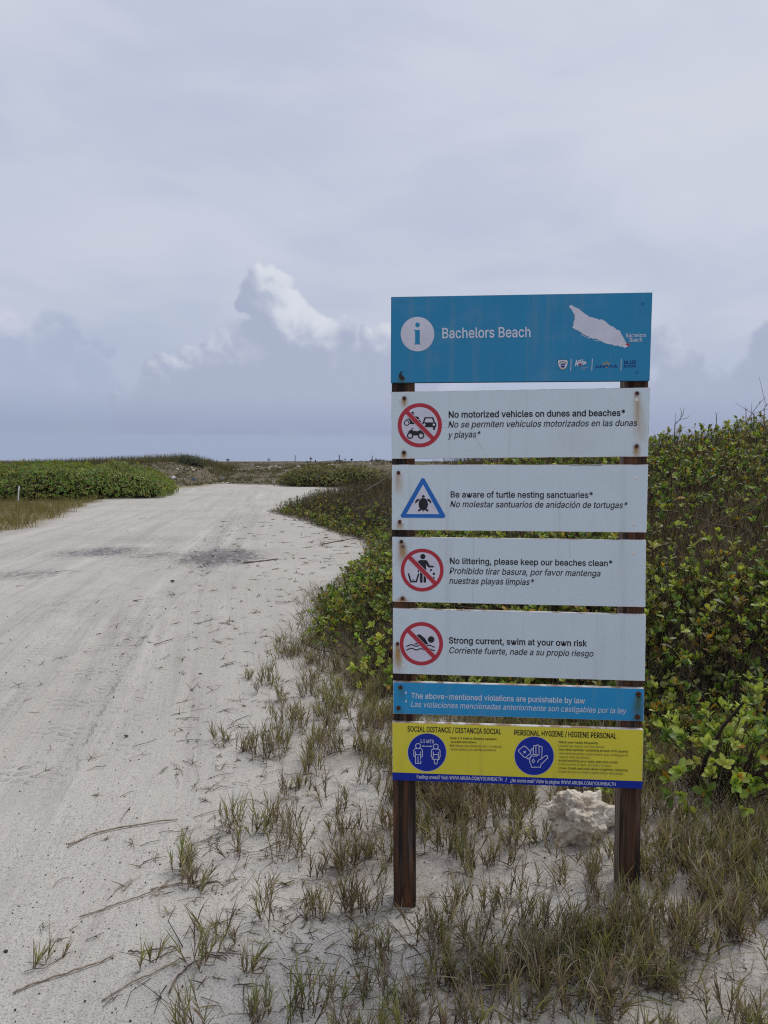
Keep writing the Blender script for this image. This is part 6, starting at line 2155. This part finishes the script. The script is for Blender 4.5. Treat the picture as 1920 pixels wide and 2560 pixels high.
bare_branch('little twig midway along the thicket skyline', True, 11.6, [[ZB(1150, 1125), ZB(1148, 1090), ZB(1140, 1065)], [ZB(1148, 1092), ZB(1165, 1072)]], 0.007, DARKSTICK)
ZC = lambda x, y: (780 + x / 8.295, 1130 + y / 8.295)
PALEW, t, b = principled('bleached_wood', rough=0.85, spec=0.15)
n1 = t.noise(t.coord('Object'), 14, 4)
t.put(b.inputs['Base Color'], t.mix(t.ramp(n1, 0.35, 0.65), (0.26, 0.21, 0.18), (0.42, 0.36, 0.32)))
bare_branch('pale bleached branch slanting through the thicket just left of the sign', False, 16.0, [[ZC(1095, 812), ZC(1220, 725), ZC(1380, 640), ZC(1540, 530)], [ZC(1220, 725), ZC(1180, 670)], [ZC(1220, 725), ZC(1235, 800)]], 0.012, PALEW)

# ------------------------------------------------------------------ grave markers on the far dune
GREYC, _, _ = principled('grey_weathered', (0.23, 0.225, 0.22), 0.85)
DARKC, _, _ = principled('dark_painted_wood', (0.045, 0.045, 0.052), 0.7)
BROWNC, _, _ = principled('red_brown_wood', (0.16, 0.085, 0.065), 0.8)
PALEC, _, _ = principled('pale_wood', (0.40, 0.345, 0.28), 0.85)
WHITEC, _, _ = principled('white_painted', (0.72, 0.72, 0.70), 0.6)
STONEC, _, _ = principled('concrete_grey', (0.36, 0.345, 0.32), 0.9)
BLUEC, _, _ = principled('blue_painted', (0.10, 0.17, 0.36), 0.6)
MATS = dict(g=GREYC, d=DARKC, b=BROWNC, p=PALEC, w=WHITEC, s=STONEC, u=BLUEC)
ZA = lambda x, y: (420 + x / 8.295, 1130 + y / 8.295)
ZBB = lambda x, y: (600 + x / 8.295, 1130 + y / 8.295)


def marker(name, label, cat, base, pieces, D_=None, group='grave markers on the far dune'):
    """a grave marker of a few bevelled bars. base = foot in photo pixels; pieces = (x0,y0,x1,y1,width px, material[, depth m]) bars in the same pixels.
    Sizes are turned into metres at the marker's own distance and the bars stand upright on the dune there."""
    g = ground_at(*base, 80.0)
    if D_ is not None or g is None or g.y > 77.5:
        d = D_ or 77.0
        r = ray(*base)
        x = r.x * d / r.y
        g = Vector((x, d, zt(x, d)))
    k = g.y / FPX
    root = link(name, bpy.data.meshes.new(name), None)
    mats = []
    bm = bmesh.new()
    for pc in pieces:
        x0, y0, x1, y1, w, mk = pc[:6]
        a = Vector(((x0 - base[0]) * k, 0, (base[1] - y0) * k))
        b_ = Vector(((x1 - base[0]) * k, 0, (base[1] - y1) * k))
        hw = w * k / 2 * 1.2
        d = (b_ - a).normalized()
        n = Vector((-d.z, 0, d.x))
        dp = pc[6] if len(pc) > 6 else max(0.03, min(hw * 1.2, 0.09))
        yo = 0.004 * len(mats) + 0.003 * (pieces.index(pc))
        if mk not in mats: mats.append(mk)
        vs = []
        for q in (a, b_):
            for sx, sy in ((-1, -1), (1, -1), (1, 1), (-1, 1)):
                vs.append(bm.verts.new(q + n * hw * sx + Vector((0, sy * (dp / 2 + yo) , 0))))
        fs = [(0, 1, 2, 3), (7, 6, 5, 4)] + [(i, i + 4, (i + 1) % 4 + 4, (i + 1) % 4) for i in range(4)]
        for f in fs:
            nf = bm.faces.new([vs[i] for i in f])
            nf.material_index = mats.index(mk)
    # the foot goes into the sand
    bmesh.ops.recalc_face_normals(bm, faces=bm.faces[:])
    bmesh.ops.bevel(bm, geom=bm.edges[:], offset=0.006, segments=1, affect='EDGES')
    bm.to_mesh(root.data)
    bm.free()
    for mk in mats:
        root.data.materials.append(MATS[mk])
    root.location = g - Vector((0, 0, 0.03))
    root.rotation_euler = (0, 0, random.uniform(-0.25, 0.25))
    return tag(root, label, cat, group)


def cross(label, Z, x, ytop, ybase, yarm, half, w, mk, extra=(), arm=None, D_=None, tilt=0):
    p = [(*Z(x, ybase + 25), *Z(x + tilt, ytop), w / 8.295, mk), (*Z(x - half + tilt * .5, yarm), *Z(x + half + tilt * .5, yarm), w / 8.295 * 0.95, arm or mk)]
    return marker('grave_cross', label, 'cross', Z(x, ybase), p + [(*Z(e[0], e[1]), *Z(e[2], e[3]), e[4] / 8.295, e[5]) for e in extra], D_)


cross('plain grey cross standing alone on the ridge, leftmost of the crosses against the sky', ZBB, 600, 98, 208, 145, 40, 13, 'g')
cross('tall reddish brown crucifix on the ridge with a small figure on it', ZBB, 1470, 68, 190, 103, 33, 13, 'b', extra=[(1470, 95, 1470, 140, 20, 'b')])
cross('large cross with a dark low crossbar, its foot on the slope below the skyline', ZC, 566, 55, 232, 169, 72, 15, 'd', extra=[(560, 185, 558, 240, 14, 'p')])
cross('weathered cross just right of the large dark cross', ZC, 685, 120, 205, 157, 30, 12, 'g')
cross('low wide cross touching the left side of the double armed cross', ZC, 775, 122, 170, 160, 42, 11, 'd', extra=[(790, 165, 790, 232, 10, 'p')])
cross('double armed dark cross with a blob at its head', ZC, 820, 88, 168, 150, 32, 13, 'd', extra=[(798, 97, 845, 97, 24, 'd'), (818, 80, 818, 112, 20, 'd')])
cross('small grey cross near the middle of the right ridge', ZC, 1117, 138, 188, 160, 29, 12, 'g')
cross('small bright white cross on the slope below the tall dark post', ZC, 1215, 200, 250, 230, 23, 11, 'w')
cross('small cross with dark middle and pale arms below the two panel sign', ZA, 1088, 248, 318, 278, 48, 16, 'w', extra=[(1066, 285, 1112, 285, 28, 'd')])
cross('thin white cross next to the pale stones on the left slope', ZA, 1455, 330, 398, 362, 18, 9, 'w')
cross('pale low cross at the dune foot left of the blue board', ZA, 435, 492, 560, 538, 40, 10, 'p')
cross('thick round armed stone cross at the dune foot', ZA, 1128, 500, 602, 532, 40, 30, 's')
cross('pale cross with a dark band, left one of the pair at the sand edge', ZBB, 710, 598, 705, 652, 34, 20, 's', arm='d')
cross('pale cross with a wide dark arm, right one of the pair at the sand edge', ZBB, 886, 608, 708, 660, 46, 22, 's', arm='d')
cross('small dark cross at the dune foot beside the grey post', ZA, 1440, 540, 604, 552, 22, 8, 'd')

M = marker
M('grave_sign', 'grey post with two square dark panels at its top on the ridge', 'marker', ZA(1243, 320), [(*ZA(1246, 340), *ZA(1243, 145), 1.9, 'g'), (*ZA(1212, 155), *ZA(1236, 155), 3.2, 'd'), (*ZA(1252, 155), *ZA(1278, 155), 3.2, 'd'), (*ZA(1250, 330), *ZA(1250, 262), 5.5, 'd')])
M('grave_post', 'short pale post with a yellowish top on the left slope', 'post', ZA(918, 282), [(*ZA(918, 300), *ZA(918, 238), 2.2, 'p')])
M('grave_post', 'thin grey stub on the ridge left of the two panel sign', 'post', ZA(1028, 238), [(*ZA(1028, 260), *ZA(1028, 205), 1.4, 'g')])
M('grave_post', 'bent pale pole like a bracket at the dune foot right of the blue board', 'post', ZA(722, 592), [(*ZA(720, 610), *ZA(740, 432), 1.7, 'p'), (*ZA(742, 440), *ZA(735, 405), 1.6, 'p'), (*ZA(738, 410), *ZA(658, 383), 1.4, 'p')])
M('grave_board', 'small blue board on a stake at the dune foot', 'marker', ZA(535, 592), [(*ZA(537, 610), *ZA(537, 520), 1.2, 'u'), (*ZA(486, 570), *ZA(570, 570), 4.6, 'u')])
M('grave_post', 'grey post with a low reddish fence at the dune foot', 'post', ZBB(125, 590), [(*ZBB(125, 610), *ZBB(123, 478), 1.7, 'g'), (*ZBB(96, 590), *ZBB(96, 545), 1.4, 'b'), (*ZBB(165, 590), *ZBB(165, 540), 1.4, 'b'), (*ZBB(96, 556), *ZBB(165, 552), 1.2, 'b')])
M('grave_post', 'pale stub at the dune foot right of the low reddish fence', 'post', ZBB(262, 600), [(*ZBB(262, 615), *ZBB(262, 538), 1.8, 'p')])
M('grave_post', 'slim pale post on the slope right of the lone grey cross', 'post', ZBB(873, 300), [(*ZBB(873, 315), *ZBB(876, 180), 1.7, 'p')])
M('grave_post', 'tall thin bare pole standing on the ridge', 'post', ZBB(1143, 215), [(*ZBB(1143, 235), *ZBB(1146, 62), 1.5, 'g')])
M('grave_board', 'white board fallen in an L shape on the upper slope', 'marker', ZBB(245, 285), [(*ZBB(232, 290), *ZBB(225, 245), 1.6, 'w'), (*ZBB(232, 280), *ZBB(285, 262), 1.4, 'w')])
M('grave_board', 'two white boards leaning in a V on the middle slope', 'marker', ZBB(970, 402), [(*ZBB(940, 365), *ZBB(972, 402), 2.0, 'w'), (*ZBB(990, 400), *ZBB(985, 355), 1.8, 'g')])
M('grave_post', 'thin reddish stake on the slope below the crucifix', 'post', ZBB(1410, 305), [(*ZBB(1405, 315), *ZBB(1415, 240), 1.2, 'b')])
M('grave_stone', 'dark headstone with a stepped base on the ridge right of the crucifix', 'marker', ZC(75, 175), [(*ZC(75, 190), *ZC(72, 118), 2.2, 'd'), (*ZC(50, 162), *ZC(105, 162), 2.2, 'd')])
for x, y0, lab in ((-105 + 1480 - 1375, 0, ''),):
    pass
M('grave_post', 'short dark stub just left of the crucifix, first of three', 'post', ZBB(1375, 198), [(*ZBB(1375, 215), *ZBB(1375, 168), 1.3, 'd')])
M('grave_stone', 'little dark block on the ridge between the stub and the crucifix', 'marker', ZBB(1398, 200), [(*ZBB(1398, 215), *ZBB(1398, 175), 2.6, 'd')])
M('grave_stone', 'low dark mound shaped stone touching the crucifix foot', 'marker', ZBB(1440, 195), [(*ZBB(1420, 185), *ZBB(1460, 185), 3.0, 'd')])
M('grave_post', 'tiny grey stub on the ridge left of the leaning dark post', 'post', ZC(172, 165), [(*ZC(172, 180), *ZC(172, 145), 1.3, 'g')])
M('grave_post', 'short square dark post left of the leaning dark post', 'post', ZC(233, 162), [(*ZC(233, 180), *ZC(233, 125), 2.0, 'd')])
M('grave_post', 'dark post leaning to the left on the ridge', 'post', ZC(405, 165), [(*ZC(410, 180), *ZC(385, 110), 2.3, 'd')])
M('grave_board', 'pale grey plank slanting up to the foot of the large dark cross', 'marker', ZC(440, 232), [(*ZC(435, 234), *ZC(535, 195), 1.8, 'g')])
M('grave_post', 'small post with a dark board left of the dark square block', 'post', ZC(932, 175), [(*ZC(932, 195), *ZC(932, 148), 1.4, 'd'), (*ZC(902, 190), *ZC(940, 190), 1.2, 'd')])
M('grave_stone', 'dark upright square block on the right half of the ridge', 'marker', ZC(1003, 178), [(*ZC(1003, 195), *ZC(1003, 133), 2.6, 'd')])
M('grave_post', 'thin pale stub right beside the dark square block', 'post', ZC(1033, 175), [(*ZC(1033, 190), *ZC(1033, 143), 1.1, 'p')])
M('grave_post', 'tall dark spike on a dark block near the sign end of the ridge', 'post', ZC(1240, 188), [(*ZC(1247, 200), *ZC(1249, 68), 1.3, 'd'), (*ZC(1235, 198), *ZC(1235, 150), 4.0, 'd')])
M('grave_stone', 'dark headstone with a spike, last one before the sign', 'marker', ZC(1333, 182), [(*ZC(1325, 190), *ZC(1327, 122), 1.9, 'd'), (*ZC(1336, 190), *ZC(1336, 155), 4.2, 'd')])
M('grave_board', 'short white slab lying left of the small white cross', 'marker', ZC(1095, 246), [(*ZC(1066, 243), *ZC(1126, 243), 1.7, 'w')])
M('grave_board', 'fallen white beam broken in two on the slope below the double armed cross', 'marker', ZC(920, 270), [(*ZC(850, 210), *ZC(895, 258), 3.2, 'p'), (*ZC(895, 262), *ZC(990, 288), 2.4, 'w')])
M('grave_post', 'brown post with stones at its foot close to the sign', 'post', ZC(1535, 292), [(*ZC(1538, 305), *ZC(1534, 155), 1.8, 'p')])
M('grave_post', 'thin brown stake right of the small white cross', 'post', ZC(1288, 268), [(*ZC(1288, 280), *ZC(1290, 220), 1.2, 'b')])
M('grave_board', 'weathered leaning boards with a dark framed box on the near slope', 'marker', ZC(930, 490), [(*ZC(945, 500), *ZC(948, 355), 1.4, 'g'), (*ZC(925, 498), *ZC(925, 390), 1.8, 'p'), (*ZC(950, 460), *ZC(968, 490), 1.3, 'g'), (*ZC(868, 447), *ZC(912, 447), 3.6, 'd'), (*ZC(878, 447), *ZC(904, 447), 2.4, 'w', 0.14)])
M('grave_bench', 'grey concrete block like a low bench in front of the far green bush', 'bench', ZC(95, 680), [(*ZC(22, 628), *ZC(172, 622), 7.6, 's', 0.35), (*ZC(75, 690), *ZC(75, 655), 3.0, 'd', 0.25), (*ZC(150, 690), *ZC(150, 655), 3.0, 'd', 0.25)])
M('white_stone', 'small round white stone on the ridge nearest the sign', 'stone', ZC(1483, 175), [(*ZC(1483, 180), *ZC(1483, 148), 2.6, 'w', 0.1)])
M('white_figure', 'small white and dark figure at the dune foot by the left bush', 'marker', ZA(345, 590), [(*ZA(345, 600), *ZA(348, 530), 3.2, 'w', 0.12), (*ZA(365, 585), *ZA(358, 555), 2.4, 'd', 0.1), (*ZA(312, 592), *ZA(345, 588), 2.4, 'p', 0.12)])
g = ground_at(434, 1198)
o = link('white_stone', rock_mesh('white_stone', (0.16, 0.14, 0.13), 4, 0.3, 3), None, [WHITEC])
o.location = g + Vector((0, 0, 0.10))
tag(o, 'bright white rounded stone just above the tip of the wide left bush', 'stone')

FARROCK, t, b = principled('far_pale_stone', rough=0.9, spec=0.1)
n1 = t.noise(t.coord('Object'), 6, 4)
t.put(b.inputs['Base Color'], t.mix(t.ramp(n1, 0.35, 0.65), (0.40, 0.34, 0.27), (0.72, 0.66, 0.57)))
ROCKS = [(ZA(190, 375), 55, 'brownish'), (ZA(270, 335), 30, 'grey'), (ZA(395, 380), 50, 'tan'), (ZA(495, 350), 45, 'tan'), (ZA(530, 390), 55, 'pale'), (ZA(640, 412), 32, 'white'), (ZA(165, 412), 30, 'flat'), (ZA(1420, 318), 25, ''), (ZA(1470, 308), 32, ''), (ZA(1360, 382), 36, ''), (ZA(1240, 348), 30, ''),
         (ZBB(600, 335), 45, ''), (ZBB(655, 325), 28, ''), (ZBB(745, 312), 60, ''), (ZBB(610, 372), 40, ''), (ZBB(820, 340), 42, ''), (ZBB(365, 315), 34, ''), (ZBB(1215, 322), 55, ''), (ZBB(1155, 352), 22, ''), (ZBB(1520, 312), 36, ''),
         (ZC(345, 275), 28, ''), (ZC(425, 275), 42, ''), (ZC(515, 342), 60, ''), (ZC(580, 325), 26, ''), (ZC(660, 325), 42, ''), (ZC(712, 318), 22, ''), (ZC(665, 375), 36, ''), (ZC(762, 435), 44, ''), (ZC(985, 425), 26, ''), (ZC(1070, 415), 22, ''), (ZC(1548, 298), 24, ''), (ZC(1600, 292), 18, '')]
for i, (p, w, kind) in enumerate(ROCKS):
    g = ground_at(*p, 80.0)
    if g is None:
        continue
    k = g.y / FPX / 8.295 * w * 0.8
    o = link('pale_stone', rock_mesh('pale_stone', (k, k * 0.7, k * (0.42 if kind == 'flat' else 0.55)), 20 + i, 0.42, 3), None, [FARROCK])
    o.location = g + Vector((0, 0, k * 0.34))
    o.rotation_euler = (0, 0, random.uniform(0, 6))
    tag(o, 'pale stone lying among the graves on the far dune slope', 'stone', 'pale stones on the far dune slope')

# pale spoil and stones where the sand meets the far dune
for i, (p, w) in enumerate((((ZA(540, 632)), 30), ((ZA(985, 640)), 60), ((ZA(1130, 640)), 55), ((ZA(1230, 640)), 60), ((ZA(1500, 622)), 40), ((ZBB(120, 685)), 60), ((ZBB(400, 715)), 36))):
    g = ground_at(*p, 80)
    k = g.y / FPX / 8.295 * w * 0.6
    o = link('pale_stone', rock_mesh('pale_stone', (k * 1.2, k * 0.8, k * 0.32), 60 + i, 0.4, 3), None, [FARROCK])
    o.location = g
    tag(o, 'flat pale stone where the track sand meets the far dune', 'stone', 'pale stones at the foot of the far dune')

# white stake at the left
g = ground_at(*K((40, 1090)))
WS = (g.y / FPX)
bm = bmesh.new()
st = link('white_stake', tube_mesh('white_stake', [Vector((-0.01, 0, -0.1)), Vector((0.0, 0, 0.2)), Vector((0.02, 0, 0.48)), Vector((0.05, 0, 0.70))], 0.026, 0.020, 8), None, [WHITEC])
st.location = g
tag(st, 'white marker stake in the short grass before the left bushes', 'stake')
bm.free()
